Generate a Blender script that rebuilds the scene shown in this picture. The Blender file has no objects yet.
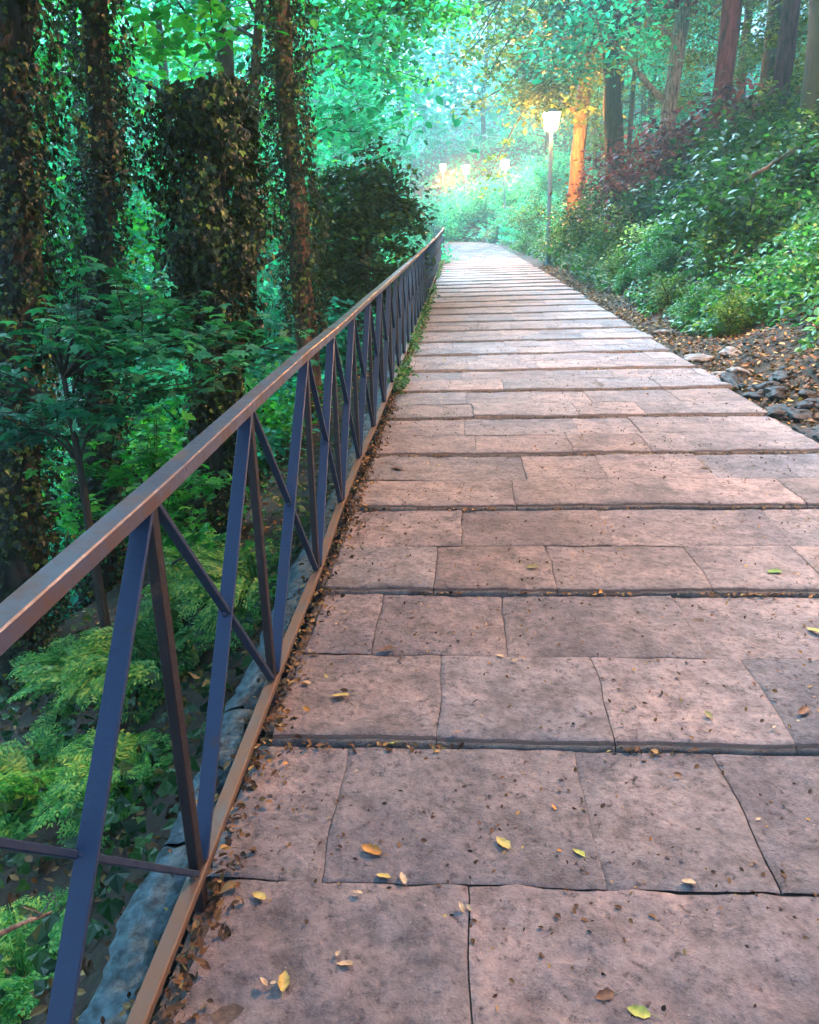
import bpy, math, random
import numpy as np
from mathutils import Vector, Matrix
from mathutils import noise as mnoise

RNG = np.random.default_rng(7)
random.seed(7)
scene = bpy.context.scene
COL = scene.collection
PI = math.pi

# ------------------------------------------------------------------ camera model
FPX, PITCH, YAW, ROLL = 749.55, 0.29647, 0.07565, -0.02652
SL = 0.07507                                   # slope of the whole way
cy_, sy_ = math.cos(YAW), math.sin(YAW)
cp_, sp_ = math.cos(PITCH), math.sin(PITCH)
FW = np.array([-sy_ * cp_, cy_ * cp_, -sp_])
R0 = np.array([cy_, sy_, 0.0]); U0 = np.cross(R0, FW)
RT = math.cos(ROLL) * R0 + math.sin(ROLL) * U0
UP = -math.sin(ROLL) * R0 + math.cos(ROLL) * U0
CAM = np.array([0, 0, 1.5])

def ray(px, py):
    d = FW + RT * (px - 409.5) / FPX - UP * (py - 512) / FPX
    return d
def at(px, py, Y):                              # real point at distance Y up the path
    d = ray(px, py); return CAM + d * (Y / d[1])
def on_path(px, py, h=0.0):                     # where that sight line meets the path plane
    d = ray(px, py)
    t = (h - CAM[2]) / (d[2] - SL * d[1])
    return CAM + d * t

# ------------------------------------------------------------------ small tools
def tag(o, label=None, cat=None, group=None, kind=None):
    if label: o['label'] = label
    if cat: o['category'] = cat
    if group: o['group'] = group
    if kind: o['kind'] = kind
    return o
def empty(name, loc=(0, 0, 0), rz=0.0):
    o = bpy.data.objects.new(name, None); COL.objects.link(o)
    o.location = loc; o.rotation_euler = (0, 0, rz); o.empty_display_size = .2
    return o
def copy_tree(o, parent=None):
    c = o.copy(); COL.objects.link(c)
    if parent is not None: c.parent = parent
    for ch in list(o.children): copy_tree(ch, c)
    return c

class MB:
    """collects vertices and faces in numpy blocks and links them as ONE mesh object"""
    def __init__(s): s.V = []; s.F = []; s.n = 0; s.col = []
    def add(s, V, F, col=None):
        V = np.asarray(V, dtype=np.float64).reshape(-1, 3); F = np.asarray(F, dtype=np.int64)
        s.V.append(V); s.F.append((F + s.n)); s.n += len(V)
        if col is None: col = (1, 1, 1)
        col = np.asarray(col, dtype=np.float64)
        if col.ndim == 1: col = np.tile(col, (len(V), 1))
        s.col.append(col)
    def build(s, name, mat, parent=None, smooth=True, colour=False, kind=None):
        me = bpy.data.meshes.new(name)
        V = np.concatenate(s.V); me.vertices.add(len(V)); me.vertices.foreach_set('co', V.ravel())
        loops = np.concatenate([f.ravel() for f in s.F])
        tot = np.concatenate([np.full(len(f), f.shape[1]) for f in s.F])
        start = np.concatenate([[0], np.cumsum(tot)[:-1]])
        me.loops.add(len(loops)); me.loops.foreach_set('vertex_index', loops.astype(np.int32))
        me.polygons.add(len(tot)); me.polygons.foreach_set('loop_start', start.astype(np.int32))
        me.polygons.foreach_set('loop_total', tot.astype(np.int32))
        me.polygons.foreach_set('use_smooth', np.full(len(tot), smooth))
        me.update(calc_edges=True)
        if colour:
            a = me.attributes.new('tone', 'FLOAT_COLOR', 'POINT')
            c = np.concatenate(s.col); c = np.concatenate([c, np.ones((len(c), 1))], 1)
            a.data.foreach_set('color', c.ravel())
        me.validate(clean_customdata=False)
        me.materials.append(mat)
        o = bpy.data.objects.new(name, me); COL.objects.link(o)
        if parent is not None: o.parent = parent
        if kind: o['kind'] = kind
        return o

BOXF = np.array([[0, 3, 2, 1], [4, 5, 6, 7], [0, 1, 5, 4], [1, 2, 6, 5], [2, 3, 7, 6], [3, 0, 4, 7]])
def frame_for(d):
    d = np.asarray(d, float); d = d / np.linalg.norm(d)
    a = np.array([0, 0, 1.0]) if abs(d[2]) < .9 else np.array([1.0, 0, 0])
    x = np.cross(a, d); x /= np.linalg.norm(x); y = np.cross(d, x)
    return x, y, d
def bar(mb, p0, p1, w, t, side=(1, 0, 0), bev=.003, col=None, n=2):
    """flat bar from p0 to p1; w across the plane of `side`-normal, t along side; chamfered"""
    p0 = np.asarray(p0, float); p1 = np.asarray(p1, float)
    d = p1 - p0; d /= np.linalg.norm(d)
    s = np.asarray(side, float); s = s - d * (s @ d); s /= np.linalg.norm(s)
    q = np.cross(d, s)
    a, b, c = t / 2, w / 2, bev
    prof = [(a - c, b), (-a + c, b), (-a, b - c), (-a, -b + c), (-a + c, -b), (a - c, -b), (a, -b + c), (a, b - c)]
    V = []
    for k in range(n + 1):
        p = p0 + (p1 - p0) * k / n
        V += [p + s * x + q * y for x, y in prof]
    F = []
    for k in range(n):
        for i in range(8):
            j = (i + 1) % 8
            F.append([k * 8 + i, k * 8 + j, (k + 1) * 8 + j, (k + 1) * 8 + i])
    mb.add(V, F, col)
    m = len(V) - 8
    mb.F.append(np.array([[mb.n - len(V) + i for i in range(7, -1, -1)]]))
    mb.F.append(np.array([[mb.n - 8 + i for i in range(8)]]))

def tube(mb, pts, rad, seg=10, rough=0.0, freq=3.0, cap=True, ridges=0, col=None):
    pts = np.asarray(pts, float); n = len(pts); rad = np.asarray(rad, float)
    T = np.gradient(pts, axis=0); T /= np.linalg.norm(T, axis=1)[:, None]
    x, y, _ = frame_for(T[0]); V = np.zeros((n, seg, 3)); ph = RNG.uniform(0, 6)
    for i in range(n):
        x = x - T[i] * (x @ T[i]); x /= np.linalg.norm(x); y = np.cross(T[i], x)
        for k in range(seg):
            a = 2 * PI * k / seg; r = rad[i]
            if rough:
                q = pts[i] + (x * math.cos(a) + y * math.sin(a)) * .5
                r *= 1 + rough * mnoise.noise(Vector(q * freq)) * 2
                if ridges: r *= 1 + .06 * math.sin(ridges * a + ph + i * .1)
            V[i, k] = pts[i] + (x * math.cos(a) + y * math.sin(a)) * r
    idx = np.arange(n * seg).reshape(n, seg); j = np.roll(idx, -1, axis=1)
    F = np.stack([idx[:-1], j[:-1], j[1:], idx[1:]], -1).reshape(-1, 4)
    mb.add(V.reshape(-1, 3), F, col)
    if cap:
        mb.F.append(np.array([[mb.n - n * seg + k for k in range(seg - 1, -1, -1)]]))
        mb.F.append(np.array([[mb.n - seg + k for k in range(seg)]]))

def lathe(mb, prof, c=(0, 0, 0), seg=24, sq=None):
    c = np.asarray(c, float); V = []
    for r, z in prof:
        for k in range(seg):
            a = 2 * PI * (k + .5) / seg
            V.append(c + np.array([r * math.cos(a), r * math.sin(a), z]))
    n = len(prof); idx = np.arange(n * seg).reshape(n, seg); j = np.roll(idx, -1, axis=1)
    F = np.stack([idx[:-1], j[:-1], j[1:], idx[1:]], -1).reshape(-1, 4)
    mb.add(V, F)
    mb.F.append(np.array([[mb.n - n * seg + k for k in range(seg - 1, -1, -1)]]))
    mb.F.append(np.array([[mb.n - seg + k for k in range(seg)]]))

# ------------------------------------------------------------------ leaves
def tmpl(kind):
    if kind == 'rhomb':
        V = [(0, 0, 0), (.28, .45, .06), (0, 1, -.05), (-.28, .45, .06)]
        F = [[0, 1, 2], [0, 2, 3]]
    elif kind == 'oval':
        V = [(0, 0, 0), (.24, .25, .05), (.27, .6, .04), (0, 1, -.08), (-.27, .6, .04), (-.24, .25, .05), (0, .45, -.02)]
        F = [[0, 1, 6], [1, 2, 6], [2, 3, 6], [3, 4, 6], [4, 5, 6], [5, 0, 6]]
    elif kind == 'ivy':
        V = [(0, .12, 0), (.25, 0, .03), (.5, .3, -.02), (.3, .5, .05), (0, 1, -.06), (-.3, .5, .05), (-.5, .3, -.02), (-.25, 0, .03)]
        F = [[0, 1, 2], [0, 2, 3], [0, 3, 4], [0, 4, 5], [0, 5, 6], [0, 6, 7]]
    elif kind == 'maple':
        V = [(0, .25, .02), (.1, .02, 0), (.42, .05, -.04), (.3, .26, .02), (.58, .5, -.06), (.28, .52, .03), (.2, .72, .02), (0, 1, -.08),
             (-.2, .72, .02), (-.28, .52, .03), (-.58, .5, -.06), (-.3, .26, .02), (-.42, .05, -.04), (-.1, .02, 0)]
        F = [[0, i, i + 1] for i in range(1, 13)]
    elif kind == 'spray':       # a twig of narrow needles or leaflets read as one small frond
        V = []; F = []
        for k in range(6):
            y = .1 + k * .15; w = .26 * (1 - (k / 6) ** 2 * .7)
            for s in (-1, 1):
                b = len(V)
                V += [(0, y, 0), (s * w * .6, y + .02, .02), (s * w, y + .16, -.03), (s * w * .45, y + .13, .01)]
                F += [[b, b + 1, b + 2], [b, b + 2, b + 3]] if s > 0 else [[b, b + 2, b + 1], [b, b + 3, b + 2]]
    return np.array(V, float), np.array(F)
TM = {k: tmpl(k) for k in ('rhomb', 'oval', 'ivy', 'maple', 'spray')}

def leaves(mb, P, N, S, kind='rhomb', jitter=.5, droop=.3, D=None):
    """P centres, N rough normals, S sizes; D optional pointing directions"""
    V0, F0 = TM[kind]; n = len(P)
    P = np.asarray(P, float); N = np.asarray(N, float) + RNG.normal(0, jitter, (n, 3))
    N /= np.linalg.norm(N, axis=1)[:, None]
    if D is None: D = RNG.normal(0, 1, (n, 3))
    else: D = np.asarray(D, float) + RNG.normal(0, jitter, (n, 3))
    D = D.copy(); D[:, 2] -= droop
    D -= N * np.sum(N * D, 1)[:, None]; D /= (np.linalg.norm(D, axis=1)[:, None] + 1e-9)
    X = np.cross(D, N); S = np.broadcast_to(np.asarray(S, float), (n,))
    wv = RNG.uniform(.75, 1.15, n)
    V = P[:, None, :] + S[:, None, None] * (V0[None, :, 0:1] * wv[:, None, None] * X[:, None, :] + (V0[None, :, 1:2] - .4) * D[:, None, :] + V0[None, :, 2:3] * N[:, None, :])
    F = (F0[None] + (np.arange(n) * len(V0))[:, None, None]).reshape(-1, F0.shape[1])
    mb.add(V.reshape(-1, 3), F)

# ------------------------------------------------------------------ materials
def nodes_of(name):
    m = bpy.data.materials.new(name); m.use_nodes = True
    nt = m.node_tree; nt.nodes.clear()
    out = nt.nodes.new('ShaderNodeOutputMaterial')
    return m, nt, out
def N(nt, t, **k):
    n = nt.nodes.new(t)
    for a, b in k.items():
        if a in n.inputs: n.inputs[a].default_value = b
        else: setattr(n, a, b)
    return n
def ramp(nt, fac, stops, interp='LINEAR'):
    r = nt.nodes.new('ShaderNodeValToRGB'); e = r.color_ramp.elements; r.color_ramp.interpolation = interp
    while len(e) < len(stops): e.new(.5)
    for x, (p, c) in zip(e, stops): x.position = p; x.color = (*c, 1)
    nt.links.new(fac, r.inputs[0]); return r
def mixc(nt, fac, a, b, mode='MIX'):
    m = nt.nodes.new('ShaderNodeMix'); m.data_type = 'RGBA'; m.blend_type = mode
    for s, v in ((0, fac), (6, a), (7, b)):
        if hasattr(v, 'is_linked') or hasattr(v, 'links'): nt.links.new(v, m.inputs[s])
        elif s == 0: m.inputs[0].default_value = v
        else: m.inputs[s].default_value = (*v, 1)
    return m.outputs[2]

def leaf_mat(name, stops, trans=.45, gloss=.45, scale_var=.35):
    m, nt, out = nodes_of(name)
    g = N(nt, 'ShaderNodeNewGeometry')
    r = ramp(nt, g.outputs['Random Per Island'], stops)
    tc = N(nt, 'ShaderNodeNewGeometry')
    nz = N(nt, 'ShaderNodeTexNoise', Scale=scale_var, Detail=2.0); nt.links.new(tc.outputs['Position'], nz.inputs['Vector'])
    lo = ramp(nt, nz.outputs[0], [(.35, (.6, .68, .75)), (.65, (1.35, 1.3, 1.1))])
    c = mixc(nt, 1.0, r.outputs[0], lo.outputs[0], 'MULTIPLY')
    p = N(nt, 'ShaderNodeBsdfPrincipled', Roughness=gloss); nt.links.new(c, p.inputs['Base Color'])
    p.inputs['Specular IOR Level'].default_value = .35
    t = N(nt, 'ShaderNodeBsdfTranslucent'); tcx = mixc(nt, 1.0, c, (1.15, 1.5, .8), 'MULTIPLY'); nt.links.new(tcx, t.inputs['Color'])
    mx = N(nt, 'ShaderNodeMixShader'); mx.inputs[0].default_value = trans
    nt.links.new(p.outputs[0], mx.inputs[1]); nt.links.new(t.outputs[0], mx.inputs[2]); nt.links.new(mx.outputs[0], out.inputs[0])
    return m

def bark_mat(name, dark, light, scale=6.0, moss=None):
    m, nt, out = nodes_of(name)
    tc = N(nt, 'ShaderNodeNewGeometry'); mp = N(nt, 'ShaderNodeMapping'); mp.inputs['Scale'].default_value = (1, 1, .22)
    nt.links.new(tc.outputs['Position'], mp.inputs['Vector'])
    n1 = N(nt, 'ShaderNodeTexNoise', Scale=scale * 3, Detail=6.0, Roughness=.65); nt.links.new(mp.outputs[0], n1.inputs['Vector'])
    n2 = N(nt, 'ShaderNodeTexNoise', Scale=scale * .35, Detail=3.0); nt.links.new(mp.outputs[0], n2.inputs['Vector'])
    r = ramp(nt, n1.outputs[0], [(.36, dark), (.62, light)])
    c = r.outputs[0]
    if moss:
        rm = ramp(nt, n2.outputs[0], [(.48, (0, 0, 0)), (.62, (1, 1, 1))])
        c = mixc(nt, rm.outputs[0], c, moss)
    p = N(nt, 'ShaderNodeBsdfPrincipled', Roughness=.9); nt.links.new(c, p.inputs['Base Color'])
    b = N(nt, 'ShaderNodeBump', Strength=1.0, Distance=.03); nt.links.new(n1.outputs[0], b.inputs['Height']); nt.links.new(b.outputs[0], p.inputs['Normal'])
    nt.links.new(p.outputs[0], out.inputs[0]); return m

def iron_mat(name, paint, rust, thr=(.52, .66), rough=.42):
    m, nt, out = nodes_of(name)
    tc = N(nt, 'ShaderNodeNewGeometry')
    n1 = N(nt, 'ShaderNodeTexNoise', Scale=9.0, Detail=8.0, Roughness=.7); nt.links.new(tc.outputs['Position'], n1.inputs['Vector'])
    n2 = N(nt, 'ShaderNodeTexNoise', Scale=160.0, Detail=3.0); nt.links.new(tc.outputs['Position'], n2.inputs['Vector'])
    f = ramp(nt, n1.outputs[0], [(thr[0], (0, 0, 0)), (thr[1], (1, 1, 1))])
    pc = mixc(nt, n2.outputs[0], tuple(x * .75 for x in paint), tuple(min(1, x * 1.3) for x in paint))
    c = mixc(nt, f.outputs[0], pc, rust)
    p = N(nt, 'ShaderNodeBsdfPrincipled', Metallic=.15); nt.links.new(c, p.inputs['Base Color'])
    rr = ramp(nt, n1.outputs[0], [(.3, (rough - .08,) * 3), (.7, (rough + .3,) * 3)]); nt.links.new(rr.outputs[0], p.inputs['Roughness'])
    b = N(nt, 'ShaderNodeBump', Strength=.35, Distance=.004); nt.links.new(n1.outputs[0], b.inputs['Height']); 
    b2 = N(nt, 'ShaderNodeBump', Strength=.3, Distance=.001); nt.links.new(n2.outputs[0], b2.inputs['Height']); nt.links.new(b.outputs[0], b2.inputs['Normal'])
    nt.links.new(b2.outputs[0], p.inputs['Normal'])
    nt.links.new(p.outputs[0], out.inputs[0]); return m

def stone_mat():
    m, nt, out = nodes_of('paving_stone')
    a = N(nt, 'ShaderNodeAttribute', attribute_name='tone')
    tc = N(nt, 'ShaderNodeNewGeometry')
    def nz(s, d=6.0, r=.6):
        n = N(nt, 'ShaderNodeTexNoise', Scale=s, Detail=d, Roughness=r); nt.links.new(off.outputs[0], n.inputs['Vector']); return n
    off = N(nt, 'ShaderNodeVectorMath', operation='MULTIPLY_ADD'); nt.links.new(a.outputs['Color'], off.inputs[0]); off.inputs[1].default_value = (61, 47, 83); nt.links.new(tc.outputs['Position'], off.inputs[2])
    big, mid, fine, grit = nz(1.3, 4), nz(9, 7, .65), nz(38, 8, .7), nz(140, 4, .7)
    c1 = ramp(nt, mid.outputs[0], [(.34, (.50, .48, .50)), (.5, (.95, .93, .93)), (.66, (1.34, 1.25, 1.20))])
    c = mixc(nt, 1.0, a.outputs['Color'], c1.outputs[0], 'MULTIPLY')
    c2 = ramp(nt, fine.outputs[0], [(.34, (.55, .52, .55)), (.5, (.98, .97, .97)), (.66, (1.3, 1.27, 1.22))])
    c = mixc(nt, .85, c, mixc(nt, 1.0, c, c2.outputs[0], 'MULTIPLY'))
    c3 = ramp(nt, big.outputs[0], [(.36, (.62, .62, .68)), (.5, (.95, .93, .93)), (.66, (1.22, 1.10, 1.04))])
    c = mixc(nt, 1.0, c, c3.outputs[0], 'MULTIPLY')
    lump = N(nt, 'ShaderNodeTexVoronoi', Scale=19.0); lump.inputs['Randomness'].default_value = 1.0; nt.links.new(mixc(nt, .06, off.outputs[0], fine.outputs[1]), lump.inputs['Vector'])
    lr = ramp(nt, lump.outputs['Distance'], [(.05, (.62, .60, .62)), (.22, (1, 1, 1))]); lg = ramp(nt, mid.outputs[0], [(.46, (0, 0, 0)), (.56, (1, 1, 1))])
    c = mixc(nt, lg.outputs[0], c, mixc(nt, 1.0, c, lr.outputs[0], 'MULTIPLY'))
    # pits and pale grit
    vo = N(nt, 'ShaderNodeTexVoronoi', Scale=46.0); nt.links.new(tc.outputs['Position'], vo.inputs['Vector'])
    sp = ramp(nt, vo.outputs['Distance'], [(.05, (1, 1, 1)), (.13, (0, 0, 0))])
    gate = ramp(nt, grit.outputs[0], [(.56, (0, 0, 0)), (.6, (1, 1, 1))])
    gs = mixc(nt, 1.0, sp.outputs[0], gate.outputs[0], 'MULTIPLY')
    c = mixc(nt, gs, c, (.5, .44, .36))
    pit = ramp(nt, fine.outputs[0], [(.33, (1, 1, 1)), (.40, (0, 0, 0))])
    c = mixc(nt, pit.outputs[0], c, (.06, .05, .05))
    p = N(nt, 'ShaderNodeBsdfPrincipled'); nt.links.new(c, p.inputs['Base Color'])
    rr = ramp(nt, mid.outputs[0], [(.3, (.55,) * 3), (.7, (.85,) * 3)]); nt.links.new(rr.outputs[0], p.inputs['Roughness'])
    b1 = N(nt, 'ShaderNodeBump', Strength=1.0, Distance=.03); nt.links.new(mid.outputs[0], b1.inputs['Height'])
    b2 = N(nt, 'ShaderNodeBump', Strength=1.0, Distance=.016); nt.links.new(fine.outputs[0], b2.inputs['Height']); nt.links.new(b1.outputs[0], b2.inputs['Normal'])
    b4 = N(nt, 'ShaderNodeBump', Strength=.8, Distance=.008); nt.links.new(mixc(nt, lg.outputs[0], (1, 1, 1), lr.outputs[0]), b4.inputs['Height']); nt.links.new(b2.outputs[0], b4.inputs['Normal']); b2 = b4
    b3 = N(nt, 'ShaderNodeBump', Strength=.7, Distance=.004); nt.links.new(grit.outputs[0], b3.inputs['Height']); nt.links.new(b2.outputs[0], b3.inputs['Normal'])
    nt.links.new(b3.outputs[0], p.inputs['Normal'])
    nt.links.new(p.outputs[0], out.inputs[0]); return m

def soil_mat(name, stops, sc=5.0, bump=.05):
    m, nt, out = nodes_of(name)
    tc = N(nt, 'ShaderNodeNewGeometry')
    n = N(nt, 'ShaderNodeTexNoise', Scale=sc, Detail=10.0, Roughness=.72); nt.links.new(tc.outputs['Position'], n.inputs['Vector'])
    v = N(nt, 'ShaderNodeTexVoronoi', Scale=sc * 5); nt.links.new(tc.outputs['Position'], v.inputs['Vector'])
    c = ramp(nt, n.outputs[0], stops).outputs[0]
    c = mixc(nt, .35, c, mixc(nt, 1.0, c, v.outputs['Color'], 'MULTIPLY'))
    p = N(nt, 'ShaderNodeBsdfPrincipled', Roughness=.95); nt.links.new(c, p.inputs['Base Color'])
    b = N(nt, 'ShaderNodeBump', Strength=1.0, Distance=bump); nt.links.new(n.outputs[0], b.inputs['Height']); nt.links.new(b.outputs[0], p.inputs['Normal'])
    nt.links.new(p.outputs[0], out.inputs[0]); return m

def flat_mat(name, col, rough=.7, var=.4, sc=20.0, spec=.5, bump=.004):
    m, nt, out = nodes_of(name)
    tc = N(nt, 'ShaderNodeNewGeometry')
    n = N(nt, 'ShaderNodeTexNoise', Scale=sc, Detail=8.0, Roughness=.65); nt.links.new(tc.outputs['Position'], n.inputs['Vector'])
    r = ramp(nt, n.outputs[0], [(.32, tuple(x * (1 - var) for x in col)), (.68, tuple(min(1, x * (1 + var)) for x in col))])
    p = N(nt, 'ShaderNodeBsdfPrincipled', Roughness=rough); nt.links.new(r.outputs[0], p.inputs['Base Color'])
    p.inputs['Specular IOR Level'].default_value = spec
    b = N(nt, 'ShaderNodeBump', Strength=.7, Distance=bump); nt.links.new(n.outputs[0], b.inputs['Height']); nt.links.new(b.outputs[0], p.inputs['Normal'])
    nt.links.new(p.outputs[0], out.inputs[0]); return m

def glow_mat(name, col, strength):
    m, nt, out = nodes_of(name)
    e = N(nt, 'ShaderNodeEmission', Strength=strength); e.inputs[0].default_value = (*col, 1)
    nt.links.new(e.outputs[0], out.inputs[0]); return m

M = {}
M['stone'] = stone_mat()
M['iron'] = iron_mat('painted_iron', (.018, .036, .078), (.07, .04, .025), (.6, .74), .36)
M['post_iron'] = iron_mat('shade_toned_rusted_iron', (.016, .014, .018), (.09, .05, .03), (.58, .72), .42)  # near black base puts the shade of the unlit post faces into the colour
M['hand_iron'] = iron_mat('worn_iron', (.065, .075, .115), (.10, .06, .04), (.46, .64), .34)
M['low_iron'] = iron_mat('rusty_iron', (.085, .07, .06), (.13, .08, .05), (.36, .56), .5)
M['soil'] = soil_mat('forest_soil', [(.3, (.012, .009, .006)), (.5, (.04, .026, .016)), (.68, (.09, .05, .028))])
M['concrete'] = flat_mat('mossy_kerb_stone', (.06, .095, .11), .9, .75, 26, bump=.03)
M['bark_dark'] = bark_mat('dark_bark', (.008, .008, .006), (.045, .04, .03), 6)
M['bark_brown'] = bark_mat('brown_bark', (.025, .015, .011), (.17, .095, .065), 5, (.03, .04, .02))
M['bark_red'] = bark_mat('reddish_bark', (.035, .008, .014), (.15, .04, .05), 5)
M['bark_pale'] = bark_mat('pale_bark', (.08, .06, .05), (.36, .29, .22), 7)
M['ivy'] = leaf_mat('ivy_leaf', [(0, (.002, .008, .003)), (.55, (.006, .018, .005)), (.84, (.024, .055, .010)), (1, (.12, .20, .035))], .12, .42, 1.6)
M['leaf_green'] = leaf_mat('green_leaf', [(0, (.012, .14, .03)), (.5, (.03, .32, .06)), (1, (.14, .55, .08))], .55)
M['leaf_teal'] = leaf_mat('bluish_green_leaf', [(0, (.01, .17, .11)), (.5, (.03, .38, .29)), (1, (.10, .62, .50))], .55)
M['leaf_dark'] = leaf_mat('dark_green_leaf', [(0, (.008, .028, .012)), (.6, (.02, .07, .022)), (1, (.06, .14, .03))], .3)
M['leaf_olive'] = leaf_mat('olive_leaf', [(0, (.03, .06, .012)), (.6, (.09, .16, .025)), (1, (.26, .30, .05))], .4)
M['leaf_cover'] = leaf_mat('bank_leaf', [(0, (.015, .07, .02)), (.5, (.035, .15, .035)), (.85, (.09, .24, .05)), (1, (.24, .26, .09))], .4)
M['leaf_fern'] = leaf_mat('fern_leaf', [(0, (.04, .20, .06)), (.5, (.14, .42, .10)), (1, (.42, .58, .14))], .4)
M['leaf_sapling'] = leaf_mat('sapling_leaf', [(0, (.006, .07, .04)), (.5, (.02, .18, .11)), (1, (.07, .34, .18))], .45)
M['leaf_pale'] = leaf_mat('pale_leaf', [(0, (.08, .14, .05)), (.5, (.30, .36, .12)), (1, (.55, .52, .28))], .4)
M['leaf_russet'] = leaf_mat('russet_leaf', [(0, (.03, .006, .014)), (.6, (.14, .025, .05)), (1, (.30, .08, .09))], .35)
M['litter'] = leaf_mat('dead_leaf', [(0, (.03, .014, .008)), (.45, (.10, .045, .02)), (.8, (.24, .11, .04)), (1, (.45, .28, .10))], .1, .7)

# ------------------------------------------------------------------ the lie of the land
def cx(Y):
    Y = np.asarray(Y, float)
    return -.00019 * np.minimum(Y, 44) ** 2 - .0167 * np.clip(Y - 44, 0, 200) - np.clip(Y - 44, 0, 60) ** 2 * .016
XL, XR = -.607, 2.42            # slab edges; rail stands at -.66
def vnoise(X, Y, s, amp):
    return np.array([mnoise.fractal(Vector((x * s, y * s, 3.1)), 1.0, 2.0, 4) for x, y in zip(np.ravel(X), np.ravel(Y))]).reshape(np.shape(X)) * amp
def height(X, Y, rough=True):
    X = np.asarray(X, float); Y = np.asarray(Y, float)
    u = X - cx(Y); base = SL * np.clip(Y, -12, 75)
    L = -(u + .86)                       # metres out past the ledge
    zl = np.where(L < 0, -.13, -.42 - .62 * np.clip(L, 0, 9) - .25 * np.clip(L - 9, 0, 8) + .30 * np.clip(L - 26, 0, 40))
    Rr = u - (XR + .05)
    zr = -.05 + .10 * np.clip(Rr, 0, .6) + .58 * np.clip(Rr - .45, 0, 11) + .25 * np.clip(Rr - 11.5, 0, 40)
    z = np.where(u < 0.8, zl, zr)
    z = np.where((u > -.86) & (u < XR + .05), -.13, z)
    z = np.where((u > -.86) & (u < -.69), -.45, z)
    z = base + z
    if rough:
        w = np.clip(np.maximum(L, Rr - .2) * 1.5, 0, 1)
        z = z + vnoise(X, Y, .45, .35) * w + vnoise(X, Y, 2.3, .07) * w
    return z

us = np.concatenate([np.linspace(-90, -20, 24), np.linspace(-19, -6, 30), np.linspace(-5.7, -.95, 38), [-.88, -.865, -.855, -.70, -.68, 0, .8, 1.6, 2.3, 2.46, 2.48],
                     np.linspace(2.55, 8, 46), np.linspace(8.3, 16, 26), np.linspace(17, 80, 22)])
Ys = np.concatenate([np.linspace(-8, -1, 10), np.linspace(-.8, 12, 90), np.linspace(12.3, 40, 80), np.linspace(41, 75, 40), np.linspace(78, 260, 24)])
UU, YY = np.meshgrid(us, Ys)
XX = UU + cx(YY)
ZZ = height(XX, YY)
mb = MB(); idx = np.arange(UU.size).reshape(UU.shape)
F = np.stack([idx[:-1, :-1], idx[:-1, 1:], idx[1:, 1:], idx[1:, :-1]], -1).reshape(-1, 4)
mb.add(np.stack([XX, YY, ZZ], -1).reshape(-1, 3), F)
tag(mb.build('ground', M['soil']), kind='structure')

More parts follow.
